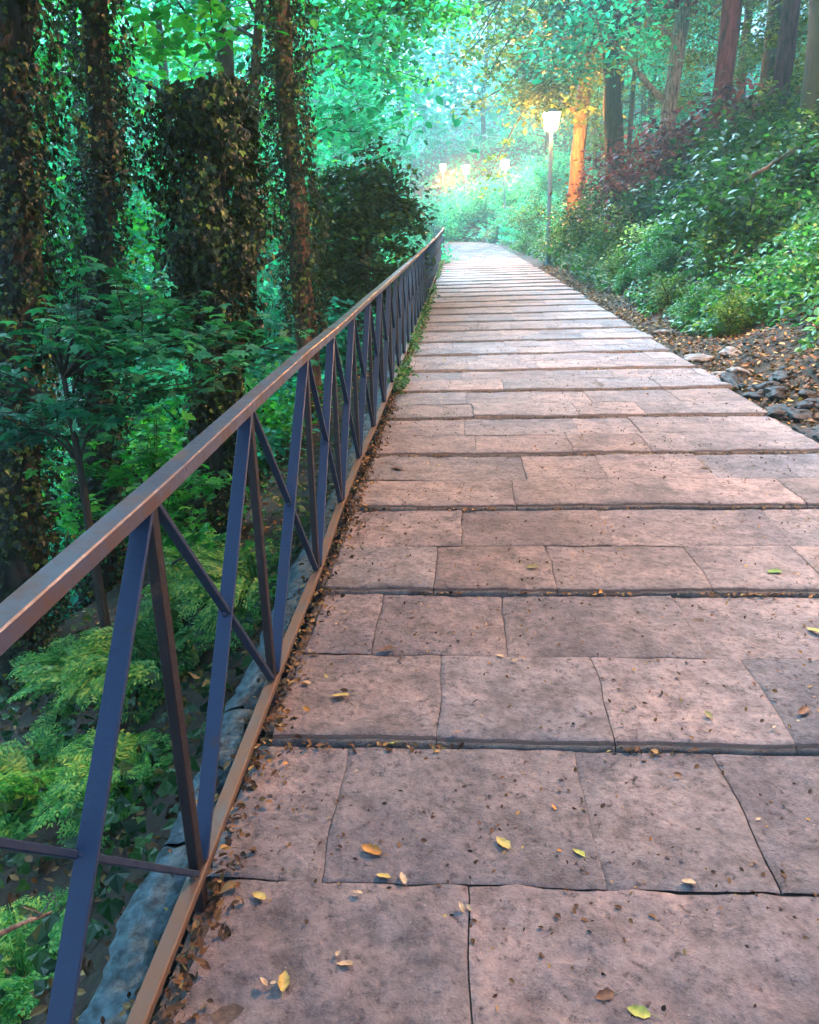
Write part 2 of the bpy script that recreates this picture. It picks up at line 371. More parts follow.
# ------------------------------------------------------------------ the stepped path
S0, SS = 2.0222, 1.01378
RISE = .026; TREAD = SL * SS - RISE
CUT = {(-1, 1): [on_path(332, 820)[0], on_path(592, 820)[0], on_path(748, 820)[0]], (0, 0): [on_path(440, 690)[0], on_path(603, 690)[0]],
       (0, 1): [on_path(378, 622)[0], on_path(506, 622)[0], on_path(690, 622)[0]], (1, 0): [on_path(436, 565)[0], on_path(553, 565)[0], on_path(700, 565)[0]],
       (1, 1): [on_path(462, 524)[0], on_path(606, 524)[0]], (2, 1): [on_path(525, 466)[0], on_path(603, 466)[0]], (-1, 0): [on_path(470, 970)[0]]}
def tread_z(Y):
    k = math.floor((Y - S0) / SS); y0 = S0 + SS * k
    return SL * y0 + TREAD * (Y - y0) / SS
def build_path():
    mb = MB()
    tones = [(.255, .22, .215), (.235, .212, .21), (.215, .205, .21), (.27, .225, .21), (.20, .20, .21), (.235, .20, .19), (.26, .228, .222)]
    for k in range(-3, 62):
        y0 = S0 + SS * k; ybase = SL * y0           # top of this nosing
        near = k < 3
        h = .022 if k < 1 else .03 if k < 4 else .06 if k < 12 else .14
        # rows of this tread: two courses of slabs
        r0 = RNG.uniform(.44, .52)
        rows = [(0.0, r0, True), (r0, SS, False)]
        for (a, b, nose) in rows:
            x = XL + RNG.uniform(-.04, .02)
            cuts = list(CUT.get((k, 0 if nose else 1), []))
            while x < XR - .02:
                w = RNG.uniform(.42, .95)
                if cuts: w = max(.12, cuts.pop(0) - x)
                if XR - (x + w) < .3: w = XR - x + RNG.uniform(-.05, .06)
                gap = .0015 + RNG.uniform(0, .0025)
                tone = np.array(tones[RNG.integers(len(tones))]) * RNG.uniform(.86, 1.14)
                dz = RNG.normal(0, .0022); tx = RNG.normal(0, .003); ty = RNG.normal(0, .003)
                rough = (1.9 if y0 + a < 1.25 else 1.0)
                nx = max(2, int(w / h)); 
                ex = [0, .006, .016]; 
                xs = np.unique(np.round(np.concatenate([ex, np.linspace(.03, w - .03 - gap, nx), [w - gap - .016, w - gap - .006, w - gap]]), 5))
                d = b - a - (.002 if nose else .025)
                ny = max(2, int(d / h))
                if nose:
                    ysl = np.concatenate([[-.017, -.015, -.006, .002, .011, .02], np.linspace(.05, d - .03, ny), [d - .014, d - .005, d]])
                    zo = np.concatenate([[-RISE - .03, -RISE + .004, -.016, -.0055, -.0012, 0], np.zeros(ny), [-.0004, -.0012, -.004]])
                else:
                    ysl = np.concatenate([[0, .005, .014, .03], np.linspace(.05, d - .03, ny), [d - .014, d - .005, d]])
                    zo = np.concatenate([[-.004, -.0012, -.0004, 0], np.zeros(ny), [-.0004, -.0012, -.004]])
                gx, gy = np.meshgrid(xs, ysl)
                gz = np.repeat(zo[:, None], len(xs), 1)
                el = np.minimum(gx, (w - gap) - gx)
                gz = gz - np.where(el < .003, .003, np.where(el < .012, .0008, 0))
                wx, wy = x + gx, y0 + a + gy
                cc = cx(y0)
                if k < 14:
                    n1 = np.array([mnoise.fractal(Vector((p * 7, q * 7, 1.7 + k)), 1.0, 2.0, 4) for p, q in zip(wx.ravel(), wy.ravel())]).reshape(wx.shape)
                    n2 = np.array([mnoise.noise(Vector((p * 2.1, q * 2.1, 9.7))) for p, q in zip(wx.ravel(), wy.ravel())]).reshape(wx.shape)
                    n3 = np.array([mnoise.noise(Vector((p * 24, q * 24, 4.7))) for p, q in zip(wx.ravel(), wy.ravel())]).reshape(wx.shape)
                    gz = gz + n1 * .0055 * rough + n2 * .005 + n3 * .0022 * rough
                    wy = wy + (np.array([mnoise.noise(Vector((p * 3.0, k * 5.3, 2.2))) for p in wx.ravel()]).reshape(wx.shape)) * .012 * (gy < .015)
                    # worn, crooked slab sides
                    wob = np.array([mnoise.noise(Vector((q * 6, (x if gq < w / 2 else x + w) * 3.7, 5.5))) for q, gq in zip(wy.ravel(), gx.ravel())]).reshape(wx.shape) * .012
                    wx = wx + wob * ((gx < .02) | (gx > w - gap - .02))
                z = ybase + TREAD * (a + gy) / SS + dz + tx * (gx - w / 2) * 2 + ty * gy + gz
                V = np.stack([wx + cc, wy, z], -1).reshape(-1, 3)
                id_ = np.arange(gx.size).reshape(gx.shape)
                Fq = np.stack([id_[:-1, :-1], id_[:-1, 1:], id_[1:, 1:], id_[1:, :-1]], -1).reshape(-1, 4)
                col = np.tile(tone, (V.shape[0], 1))
                if nose:    # grey mossy face of the step and soil caught below it
                    g = (np.arange(len(zo)) < 3)[:, None] * np.ones(len(xs))[None]
                    g = g.ravel()[:, None]; col = col * (1 - g) + np.array([.20, .175, .15]) * g
                mb.add(V, Fq, col)
                x += w
    # dirt bed seen in the joints
    Yb = np.arange(-1.2, 62, .5); 
    for k in range(-3, 62):
        y0 = S0 + SS * k; c = cx(y0)
        z0 = SL * y0 - .013; z1 = z0 + TREAD
        if k > 10:
            V = [(XL - .03 + c, y0 + .02, z0), (XR + .02 + c, y0 + .02, z0), (XR + .02 + c, y0 + SS + .005, z1), (XL - .03 + c, y0 + SS + .005, z1)]
            mb.add(V, [[0, 1, 2, 3]], (.13, .10, .08)); continue
        gx, gy = np.meshgrid(np.linspace(XL - .03, XR + .02, 110), np.linspace(.02, SS + .005, 36))
        lift = np.array([mnoise.noise(Vector((p * 5, (q + y0) * 5, 8.2))) for p, q in zip(gx.ravel(), gy.ravel())]).reshape(gx.shape)
        V = np.stack([gx + c, y0 + gy, z0 + TREAD * gy / SS + .0015 + .008 * lift - .006 * (gy > SS - .04)], -1).reshape(-1, 3)
        id_ = np.arange(gx.size).reshape(gx.shape)
        mb.add(V, np.stack([id_[:-1, :-1], id_[:-1, 1:], id_[1:, 1:], id_[1:, :-1]], -1).reshape(-1, 4), (.13, .10, .08))
    o = mb.build('stepped_path', M['stone'], colour=True, smooth=True)
    return tag(o, kind='structure')
build_path()

# ------------------------------------------------------------------ stone ledge outside the rail
def build_ledge():
    mb = MB(); y = -1.4
    while y < 56:
        L = RNG.uniform(.5, .9) if y < 14 else 2.0
        nx, ny = 7, max(4, int(L / .025)) if y < 8 else 3
        prof = [(-.90, -.8), (-.895, -.30), (-.885, -.20), (-.865, -.175), (-.82, -.165), (-.775, -.16), (-.745, -.17), (-.735, -.3)]
        V = []; n = ny + 1
        for j in range(n):
            yy = y + (L - .012) * j / ny
            for (px, pz) in prof:
                e = .012 if j in (0, ny) and pz > -.2 else 0
                q = mnoise.noise(Vector((px * 9, yy * 5, 4.4))) * .05 + abs(mnoise.noise(Vector((px * 16, yy * 13, 1.4)))) * -.05 + mnoise.noise(Vector((px * 50, yy * 45, 2.4))) * .016
                V.append((px + cx(yy) + q, yy, SL * yy + pz - e + q * .8))
        id_ = np.arange(n * 8).reshape(n, 8)
        Fq = np.stack([id_[:-1, :-1], id_[:-1, 1:], id_[1:, 1:], id_[1:, :-1]], -1).reshape(-1, 4)
        mb.add(V, Fq[:, ::-1]); y += L
    o = mb.build('retaining_wall', M['concrete'], smooth=True)
    tag(o, 'low blue green stone retaining ledge running outside the foot of the railing', 'wall')
build_ledge()

# ------------------------------------------------------------------ railing
def build_railing():
    root = empty('railing', (-.66, 0, 0))
    tag(root, 'dark iron railing with crossed braces along the left side of the path', 'railing')
    off = np.array([-.66, 0, 0])
    Y0, P = .60091, .8062
    n0, n1 = -3, 62
    Bp, Ap = {}, {}
    near_b = {1: (198, 873), 2: (273, 680), 3: (317, 571), 4: (341, 503), 5: (359, 459)}
    near_a = {1: (148, 497), 2: (248, 405), 3: (305, 354)}
    for i in range(n0, n1 + 1):
        Y = Y0 + P * i
        b = np.array([-.657 + cx(Y), Y, SL * Y + .075]); a = b + np.array([0, 0, .917 + .045 * min(1, max(0, (i - 10) / 30))])
        if i in near_b:
            q = on_path(*near_b[i], h=.075); b = q
            a = np.array([q[0], q[1], SL * q[1] + .98])
        if i in near_a:
            q = at(near_a[i][0], near_a[i][1], b[1]); a = q
        Bp[i], Ap[i] = b, a
    for i in (0, -1, -2, -3):
        Bp[i] = Bp[1] + np.array([0, (i - 1) * P, (i - 1) * P * SL])
        Ap[i] = Bp[i] + (Ap[1] - Bp[1])
    d0 = ray(0, 621); q = CAM + d0 * ((Ap[1][0] - .03) / d0[0]); q[2] -= .012
    Ap[0] = Ap[1] + (q - Ap[1]) * ((Ap[0][1] - Ap[1][1]) / (q[1] - Ap[1][1]))
    Ap[-1] = Ap[0] + np.array([0, -P, -P * SL]); Ap[-2] = Ap[-1] + np.array([0, -P, -P * SL]); Ap[-3] = Ap[-2] + np.array([0, -P, -P * SL])
    ids = sorted(Bp)
    # handrail: flat section with softened corners, one continuous run
    def run(P_, prof, name, mat):
        pts = []
        for i in range(len(P_) - 1):
            for s in np.linspace(0, 1, 5)[:-1]: pts.append(P_[i] * (1 - s) + P_[i + 1] * s)
        pts.append(P_[-1]); pts = np.array(pts)
        for j in range(1, len(pts) - 1):
            pts[j] += np.array([mnoise.noise(Vector((1, pts[j][1] * .8, 0))), 0, mnoise.noise(Vector((5, pts[j][1] * .9, 0)))]) * .002
        T = np.gradient(pts, axis=0); T /= np.linalg.norm(T, axis=1)[:, None]
        m = MB(); n = len(prof); V = []
        for p, t in zip(pts, T):
            s = np.cross(t, (0, 0, 1)); s /= np.linalg.norm(s); u = np.cross(s, t)
            V += [p + s * a + u * b - off for a, b in prof]
        id_ = np.arange(len(pts) * n).reshape(len(pts), n); j = np.roll(id_, -1, axis=1)
        m.add(V, np.stack([id_[:-1], id_[1:], j[1:], j[:-1]], -1).reshape(-1, 4))
        m.F.append(np.array([[k for k in range(n)]])); m.F.append(np.array([[len(V) - 1 - k for k in range(n)]]))
        return m.build(name, mat, root, smooth=False)
    hp = [(-.022, .018), (-.025, .015), (-.025, -.014), (-.022, -.017), (.022, -.017), (.025, -.014), (.025, .015), (.022, .018)]
    run([Ap[i] for i in ids], hp, 'handrail', M['hand_iron'])
    lp = [(-.016, .012), (-.019, .009), (-.019, -.009), (-.016, -.012), (.016, -.012), (.019, -.009), (.019, .009), (.016, .012)]
    run([Bp[i] for i in ids], lp, 'bottom_rail', M['low_iron'])
    far = MB(); nb = 0
    for i in ids:
        a, b = Ap[i] - off, Bp[i] - off
        m = MB()
        foot = b + np.array([0, 0, -.19])
        bar(m, foot + (-.002, 0, 0), a + (-.002, 0, -.010), .036, .024, (1, 0, 0), .003)
        m.build('post', M['post_iron'], root, smooth=False)
        if i + 1 in Ap:
            a2, b2 = Ap[i + 1] - off, Bp[i + 1] - off
            for (p0, p1, sx) in ((a2 + (0, -.022, -.02), b + (0, .022, .018), -.001), (a + (0, .022, -.02), b2 + (0, -.022, .018), .001)):
                m = MB() if i < 47 else far
                p0 = p0 + (sx, 0, 0); p1 = p1 + (sx, 0, 0)
                bar(m, p0, p1, .010 if sx < 0 else .014, .040 if sx < 0 else .024, (1, 0, 0), .002)
                if i < 47: m.build('brace', M['iron'], root, smooth=False)
    for i in range(-1, 16):
        m = MB(); x0 = (Ap[i + 1] - off + Bp[i] - off) / 2; x1 = (Ap[i] - off + Bp[i + 1] - off) / 2; c0 = (x0 + x1) / 2
        tube(m, [c0 + (0, -.016, -.003), c0 + (0, -.013, -.003), c0 + (0, .016, .003)], [.006, .009, .009], 8)
        m.build('rivet', M['iron'], root)
        m = MB()
        for e, s_ in ((Ap[i] - off, -1), (Bp[i] - off, 1)):
            for t in range(5):
                q = e + np.array([RNG.uniform(-.014, .014), RNG.uniform(-.024, .024), s_ * RNG.uniform(.014, .026)])
                tube(m, [q - (0, .006, 0), q, q + (0, .006, 0)], [.003, .006, .003], 6)
        m.build('weld', M['post_iron'], root)
    far.build('brace', M['iron'], root, smooth=False, kind='stuff')
build_railing()

# ------------------------------------------------------------------ street lamps
GLOW = glow_mat('lit_frosted_glass', (1.0, .36, .08), 170.0)
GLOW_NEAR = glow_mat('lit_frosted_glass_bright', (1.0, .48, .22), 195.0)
def make_lamp(H=5.2):
    root = empty('street_lamp')
    m = MB(); lathe(m, [(.11, -.3), (.11, .35), (.095, .38), (.085, .42), (.075, .5), (.062, H - .5), (.06, H - .25), (.075, H - .24), (.075, H - .2)], seg=20)
    m.build('post', M['post'], root)
    m = MB(); lathe(m, [(.15, -.3), (.15, .05), (.13, .09), (.122, .28), (.118, .31)], seg=20); m.build('base', M['post'], root)
    # four sided lantern, wider at the top
    m = MB(); V = []
    for r, z in ((.17, H - .2), (.24, H + .25)):
        for sx, sy in ((-1, -1), (1, -1), (1, 1), (-1, 1)): V.append((sx * r, sy * r, z))
    m.add(V, BOXF); m.build('lantern_glass', GLOW, root, smooth=False)
    m = MB(); V = []
    for r, z in ((.27, H + .253), (.275, H + .28)):
        for sx, sy in ((-1, -1), (1, -1), (1, 1), (-1, 1)): V.append((sx * r, sy * r, z))
    m.add(V, BOXF); V = []
    for r, z in ((.25, H + .282), (.06, H + .39)):
        for sx, sy in ((-1, -1), (1, -1), (1, 1), (-1, 1)): V.append((sx * r, sy * r, z))
    m.add(V, BOXF)
    m.build('lantern_cap', M['post'], root, smooth=False)
    return root
M['post'] = iron_mat('lamp_post_paint', (.20, .34, .50), (.12, .16, .2), (.6, .75), .4)
L1 = make_lamp()
p = at(547, 262, 27.0); 
def put_lamp(o, px, py_head, Y, label, H=5.2):
    q = at(px, py_head, Y); o.location = (q[0], Y, q[2] - H - .02); tag(o, label, 'street lamp', 'street lamps along the stepped path')
    return o
put_lamp(L1, 551.5, 122, 27.0, 'nearest lit square lantern on a tall blue grey post at the right path edge')
for px, py, Y, lab in ((505, 165, 52, 'small glowing lamp further up the path, just left of the nearest lamp post'),
                       (466, 170, 58, 'small glowing lamp on a faint post straight above the far end of the path'),
                       (443, 168, 70, 'hazy far lamp in the leaves just above the end of the railing'),
                       (423, 166, 80, 'farthest and faintest lamp, in the leaves left of the railing end')):
    put_lamp(copy_tree(L1), px, py, Y, lab)
# the next lamp of the row stands beside the photographer's view and lights the near steps
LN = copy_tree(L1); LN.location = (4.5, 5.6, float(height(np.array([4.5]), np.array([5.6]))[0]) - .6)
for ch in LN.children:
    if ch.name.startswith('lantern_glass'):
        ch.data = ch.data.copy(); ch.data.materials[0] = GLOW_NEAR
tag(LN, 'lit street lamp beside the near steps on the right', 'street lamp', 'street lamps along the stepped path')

# ------------------------------------------------------------------ trees
def curve_pts(p0, d, L, n=8, bend=.15, up=0.0):
    pts = [np.asarray(p0, float)]; d = np.asarray(d, float); d /= np.linalg.norm(d)
    for k in range(n):
        d = d + RNG.normal(0, bend, 3) / n ** .5; d[2] += up / n; d /= np.linalg.norm(d)
        pts.append(pts[-1] + d * L / n)
    return np.array(pts)

def skeleton(mb, H, r, crown0=.45, nl=9, spread=.5, lean=(0, 0), seg=10, up=.5, sub=5, trunk_rough=.12, Lf=1.0):
    """trunk + limbs + twigs in mb, returns twig points and directions for the leaves"""
    tr = curve_pts((0, 0, -.4), (lean[0], lean[1], 1), H, 12, .10)
    rad = r * (1 - .72 * np.linspace(0, 1, 13) ** 1.1); rad[0] *= 1.35; rad[1] *= 1.08
    tube(mb, tr, rad, seg, trunk_rough, 2.0, ridges=5)
    tips = []; dirs = []
    for i in range(nl):
        t = crown0 + (1 - crown0) * (i + RNG.uniform(0, .8)) / nl; t = min(t, .99)
        k = t * 12; p = tr[int(k)] + (tr[min(12, int(k) + 1)] - tr[int(k)]) * (k % 1)
        a = i * 2.4 + RNG.uniform(-.5, .5)
        L = H * spread * (1.05 - .6 * abs(t - .55)) * RNG.uniform(.75, 1.15) * Lf
        d = (math.cos(a), math.sin(a), up * RNG.uniform(.4, 1.2))
        lp = curve_pts(p, d, L, 7, .28)
        lr = r * .36 * (1.1 - t * .6) * (1 - .85 * np.linspace(0, 1, 8)); tube(mb, lp, lr, 6, .05)
        for s in range(sub):
            q = RNG.uniform(.25, 1.0) * 6.99; j = int(q); b = lp[j] + (lp[j + 1] - lp[j]) * (q % 1)
            dd = (lp[j + 1] - lp[j]) / (np.linalg.norm(lp[j + 1] - lp[j]) + 1e-9) + RNG.normal(0, .75, 3) * (1, 1, .5)
            bp = curve_pts(b, dd, L * RNG.uniform(.25, .45), 4, .3)
            tube(mb, bp, lr[j] * .42 * np.linspace(1, .2, 5), 4, 0, cap=False)
            for w in range(1, 5): tips.append(bp[w]); dirs.append(bp[w] - bp[w - 1])
        tips.append(lp[-1]); dirs.append(lp[-1] - lp[-2])
    return np.array(tips), np.array(dirs), tr, rad

def foliage(tips, n, size, spread=.4, kind='rhomb', flat=.45, mat='leaf_teal', parent=None, name='crown', jit=.45, holes=0):
    mb = MB(); k = RNG.integers(0, len(tips), n)
    wgt = RNG.uniform(.5, 1.3, len(tips))
    o = RNG.normal(0, 1, (n, 3)) * spread * wgt[k][:, None]; o[:, 2] *= flat
    P = tips[k] + o
    leaves(mb, P, np.tile([0, 0, 1.0], (n, 1)), RNG.uniform(.7, 1.25, n) * size, kind, jit, .35)
    return mb.build(name, M[mat], parent, smooth=False)

def gz(X, Y): return float(height(np.array([float(X)]), np.array([float(Y)]))[0])

def make_tree(name, H, r, n, size, mat, bark, spread=.5, crown0=.4, nl=10, leaf='rhomb', lspread=.5, lean=(0, 0), sub=5, up=.5, label=None, cat='tree', group=None):
    root = empty(name); mb = MB()
    tips, dirs, tr, rad = skeleton(mb, H, r, crown0, nl, spread, lean, 10, up, sub)
    mb.build('trunk', M[bark], root)
    foliage(tips, n, size, lspread, leaf, .5, mat, root)
    tag(root, label, cat, group); return root

def ivy_on(tr, rad, n, size, thick, mat, parent, t0=0., t1=1., name='ivy', bulge=None, kind='ivy'):
    mb = MB(); t = RNG.uniform(t0, t1, n) * (len(tr) - 1.001); j = t.astype(int); f = (t % 1)[:, None]
    c = tr[j] * (1 - f) + tr[j + 1] * f; R = rad[j] * (1 - f[:, 0]) + rad[j + 1] * f[:, 0]
    a = RNG.uniform(0, 2 * PI, n)
    lump = np.array([mnoise.fractal(Vector((math.cos(x) * 1.5, math.sin(x) * 1.5, z * 1.5 + 7.7)), 1, 2, 3) for x, z in zip(a, c[:, 2])])
    th = thick * np.clip(1 + 1.5 * lump, .12, 2.2) * (bulge(t / (len(tr) - 1)) if bulge else 1)
    rr = R + th * np.where(RNG.uniform(0, 1, n) < .06, RNG.uniform(1, 1.7, n), RNG.uniform(.2, 1.05, n) ** .5)
    nrm = np.stack([np.cos(a), np.sin(a), np.zeros(n)], 1)
    keep = lump > -.42; P = (c + nrm * rr[:, None])[keep]; nrm = nrm[keep]; n = len(P)
    leaves(mb, P, nrm + (0, 0, .35), RNG.uniform(.45, 1.5, n) * size, kind, .5, .5, D=np.tile([0, 0, -1.0], (n, 1)))
    # a denser dark inner layer of stems
    return mb.build(name, M[mat], parent, smooth=False)

def place(o, X, Y, rz=0, sc=1.0, dz=0.0):
    o.location = (X, Y, gz(X, Y) + dz); o.rotation_euler = (0, 0, rz); o.scale = (sc,) * 3; return o

# --- ivy clad trunks on the left slope
def ivy_tree(px_top, py_top, px_bot, py_bot, Y, r, thick, n, label, size=.048, top=None, bark='bark_dark', mat='ivy', t0=0., t1=1., crown=True, bulge=None, H=None):
    a = at(px_top, py_top, Y); b = at(px_bot, py_bot, Y)
    g = gz(b[0], b[1])
    dirv = (a - b) / np.linalg.norm(a - b)
    base = b + dirv * ((g - b[2]) / dirv[2])
    end = a if top is None else a + dirv * top
    root = empty('ivy_clad_tree', tuple(base)); tag(root, label, 'tree')
    n_ = 16; tr = np.array([base * (1 - s) + end * s - base for s in np.linspace(0, 1, n_)])
    tr[0] -= dirv * .4
    for k in range(1, n_ - 1): tr[k] += RNG.normal(0, .03, 3)
    rad = r * np.linspace(1.15, .62, n_)
    mb = MB(); tube(mb, tr, rad, 14, .15, 2.0, ridges=5)
    tips = []
    if crown:
        for i in range(9):
            p = tr[-1 - RNG.integers(0, 5)]; aa = i * 2.4
            lp = curve_pts(p, (math.cos(aa), math.sin(aa), .5), RNG.uniform(2.5, 4.5), 7, .3)
            tube(mb, lp, r * .35 * np.linspace(1, .15, 8), 6)
            for s in range(6):
                b2 = curve_pts(lp[RNG.integers(2, 8)], RNG.normal(0, 1, 3) * (1, 1, .4), 1.3, 4, .3)
                tube(mb, b2, np.linspace(.02, .006, 5), 4, cap=False); tips += list(b2[1:])
    mb.build('trunk', M[bark], root)
    ivy_on(tr, rad, n, size, thick, mat, root, t0, t1, bulge=bulge)
    if crown:
        foliage(np.array(tips), 9000, .12, .35, 'oval', .5, 'leaf_green', root)
    return root

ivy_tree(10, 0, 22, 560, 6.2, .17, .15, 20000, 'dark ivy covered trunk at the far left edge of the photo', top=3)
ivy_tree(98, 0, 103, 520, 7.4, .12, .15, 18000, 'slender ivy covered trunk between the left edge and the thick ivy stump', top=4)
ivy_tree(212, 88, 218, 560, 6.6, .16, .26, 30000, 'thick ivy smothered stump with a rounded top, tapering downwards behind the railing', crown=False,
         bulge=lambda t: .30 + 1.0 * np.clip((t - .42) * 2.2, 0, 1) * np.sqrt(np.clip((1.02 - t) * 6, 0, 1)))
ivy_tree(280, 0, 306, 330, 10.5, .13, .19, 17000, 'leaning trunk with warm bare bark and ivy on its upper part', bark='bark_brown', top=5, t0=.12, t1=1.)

# --- dark yew over the railing
def yew():
    Y = 15.0; a = at(358, 105, Y); X = a[0] - .25
    root = empty('yew_tree', (X, Y, gz(X, Y))); tag(root, 'dark leafy yew tree standing behind the middle of the railing', 'tree')
    H = a[2] - gz(X, Y) + .3; mb = MB(); tips = []
    tr = curve_pts((0, 0, -.3), (.05, 0, 1), H * .85, 10, .10); tube(mb, tr, np.linspace(.16, .04, 11), 8, .1)
    tips += [tr[-1], tr[-2], tr[-1], tr[-3]]
    for i in range(60):
        t = RNG.uniform(.3, 1)**.8 * .98; p = tr[int(t * 10)]; aa = RNG.uniform(0, 6.28)
        L = (1.35 - .5 * t) * RNG.uniform(.7, 1.3)
        lp = curve_pts(p, (math.cos(aa), math.sin(aa), .25), L, 6, .15, -.9)
        tube(mb, lp, np.linspace(.03, .005, 7), 5, cap=False)
        for q in lp[2:]: tips.append(q)
    mb.build('trunk', M['bark_dark'], root)
    foliage(np.array(tips), 15000, .13, .22, 'oval', .5, 'leaf_dark', root, jit=.5)
yew()

# --- background trees: a few kinds, then copies
protoA = make_tree('broadleaf_tree', 13, .20, 9000, .22, 'leaf_teal', 'bark_dark', .36, .22, 14, 'oval', .55, sub=7)
protoB = make_tree('broadleaf_tree', 15, .24, 9000, .24, 'leaf_green', 'bark_dark', .34, .3, 14, 'oval', .6, sub=7)
protoC = make_tree('broadleaf_tree', 11, .16, 8500, .20, 'leaf_olive', 'bark_brown', .38, .25, 12, 'oval', .5, sub=7)
protos = {'A': protoA, 'B': protoB, 'C': protoC}; used = set()
desc = {'A': 'bluish green leafy tree', 'B': 'bright green leafy tree', 'C': 'yellowish green leafy tree'}
def bt(kind, X, Y, sc, where, group):
    o = protos[kind] if kind not in used else copy_tree(protos[kind]); used.add(kind)
    place(o, X, Y, RNG.uniform(0, 6.28), sc, -.2); tag(o, desc[kind] + ' ' + where, 'tree', group)
left = [('A', -4.3, 15, .85), ('B', -8.5, 13, 1.0), ('A', -12, 17, 1.0), ('B', -8, 22, 1.0), ('A', -11, 27, 1.0), ('B', -16, 23, 1.1),
        ('A', -5.5, 31, .85), ('A', -9, 36, 1.0), ('B', -14, 36, 1.1), ('A', -20, 32, 1.2), ('A', -5.5, 42, .9), ('B', -11, 47, 1.1), ('A', -18, 46, 1.2),
        ('B', -24, 24, 1.2), ('A', -26, 40, 1.3), ('A', -20, 16, 1.1)]
for k, X, Y, s in left: bt(k, X + cx(Y), Y, s, 'in the wood on the slope left of the railing', 'trees on the slope left of the railing')
mid = [('A', -9, 60, 1.1), ('A', 6, 60, 1.0), ('B', 10, 68, 1.1), ('A', -13, 66, 1.2), ('A', 2, 78, 1.2), ('A', -6, 80, 1.2), ('C', 8, 50, .9), ('A', 12, 56, 1.0)]
for k, X, Y, s in mid: bt(k, X, Y, s, 'in the haze where the path bends away', 'trees beyond the far bend of the path')
right = [('A', 7.5, 40, .95), ('C', 6.6, 33, .75), ('A', 11, 34, 1.0), ('B', 13, 27, 1.0), ('A', 10, 45, 1.0), ('C', 12.5, 20, .9), ('A', 17, 24, 1.1), ('B', 17, 36, 1.1), ('A', 22, 30, 1.2)]
for k, X, Y, s in right: bt(k, X, Y, s, 'above the bank on the right', 'trees above the right hand bank')

# --- the trees that can be told apart on the right
def bare_tree(name, label, px, py_base, Y, r, H, bark, lean=(0, 0), forks=((.35, .5, 0),), ground=None, cat='tree', crown=None):
    b = at(px, py_base, Y); z = gz(b[0], Y) - .2
    root = empty(name, (b[0], Y, z)); tag(root, label, cat); mb = MB(); tips = []
    tr = curve_pts((0, 0, -.2), (lean[0], lean[1], 1), H, 14, .07)
    rad = r * np.linspace(1, .55, 15); rad[0] *= 1.4; rad[1] *= 1.12; tube(mb, tr, rad, 16, .15, 2.0, ridges=5)
    for (t, L, a, u) in forks:
        p = tr[int(t * 14)]
        lp = curve_pts(p, (math.cos(a), math.sin(a) * .4, u), L, 8, .22); tube(mb, lp, r * .42 * np.linspace(1, .25, 9), 8, .08)
        for s in range(4):
            j = RNG.integers(3, 9); b2 = curve_pts(lp[j], (lp[j] - lp[j - 1]) * 3 / L + RNG.normal(0, .6, 3), L * .45, 5, .3)
            tube(mb, b2, r * .14 * np.linspace(1, .2, 6), 5, cap=False); tips += list(b2[1:])
    mb.build('trunk', M[bark], root)
    if crown: foliage(np.array(tips + [q + (0, 0, .0) for q in tr[-4:]]), crown[0], crown[1], crown[2], 'oval', .5, crown[3], root)
    return root
bare_tree('forked_tree', 'forked tree glowing orange behind the nearest lamp', 573, 195, 29.0, .28, 8.6, 'bark_brown', (-.01, 0),
          ((.72, 3.2, 3.0, 1.2), (.78, 3.0, .4, 1.5), (.86, 3.6, 2.8, .6), (.55, 2.4, 3.3, .8), (.9, 3, .1, .5)), crown=(5000, .2, .5, 'leaf_olive'))
bare_tree('broken_tree', 'dark broken trunk leaning just right of the orange lit tree', 622, 160, 24, .34, 6.6, 'bark_dark', (-.10, 0),
          ((.8, 2.0, 2.9, .9), (.9, 1.6, .6, .9)), crown=(2500, .2, .5, 'leaf_dark'))
bare_tree('pale_tree', 'pale grey trunk with long bare branches slanting up to the left', 664, 110, 20, .20, 8.5, 'bark_pale', (.02, 0),
          ((.42, 3.2, 2.75, .75), (.5, 2.8, 2.6, 1.0), (.66, 2.5, .5, .8)), crown=(3000, .16, .5, 'leaf_teal'))
bare_tree('red_barked_tree', 'reddish purple trunk at the top right, left of the brown trunk', 715, 90, 17, .20, 9, 'bark_red', (.05, 0),
          ((.6, 2.5, 2.8, .8), (.7, 2.8, .5, .7), (.5, 2.0, 2.4, .6)), crown=(5000, .14, .5, 'leaf_russet'))
bare_tree('dark_trunk_tree', 'dark purple trunk close beside the brown trunk', 775, 130, 16, .17, 9, 'bark_red', (.02, 0),
          ((.55, 2.2, 2.7, .8), (.7, 2.5, .6, .7)), crown=(4000, .14, .5, 'leaf_russet'))
bare_tree('brown_trunk_tree', 'thick reddish brown trunk cut by the right edge of the photo', 817, 180, 13.5, .32, 10, 'bark_brown', (0, 0),
          ((.7, 3, 2.7, .7), (.8, 3, .6, .7)), crown=(5000, .14, .6, 'leaf_dark'))

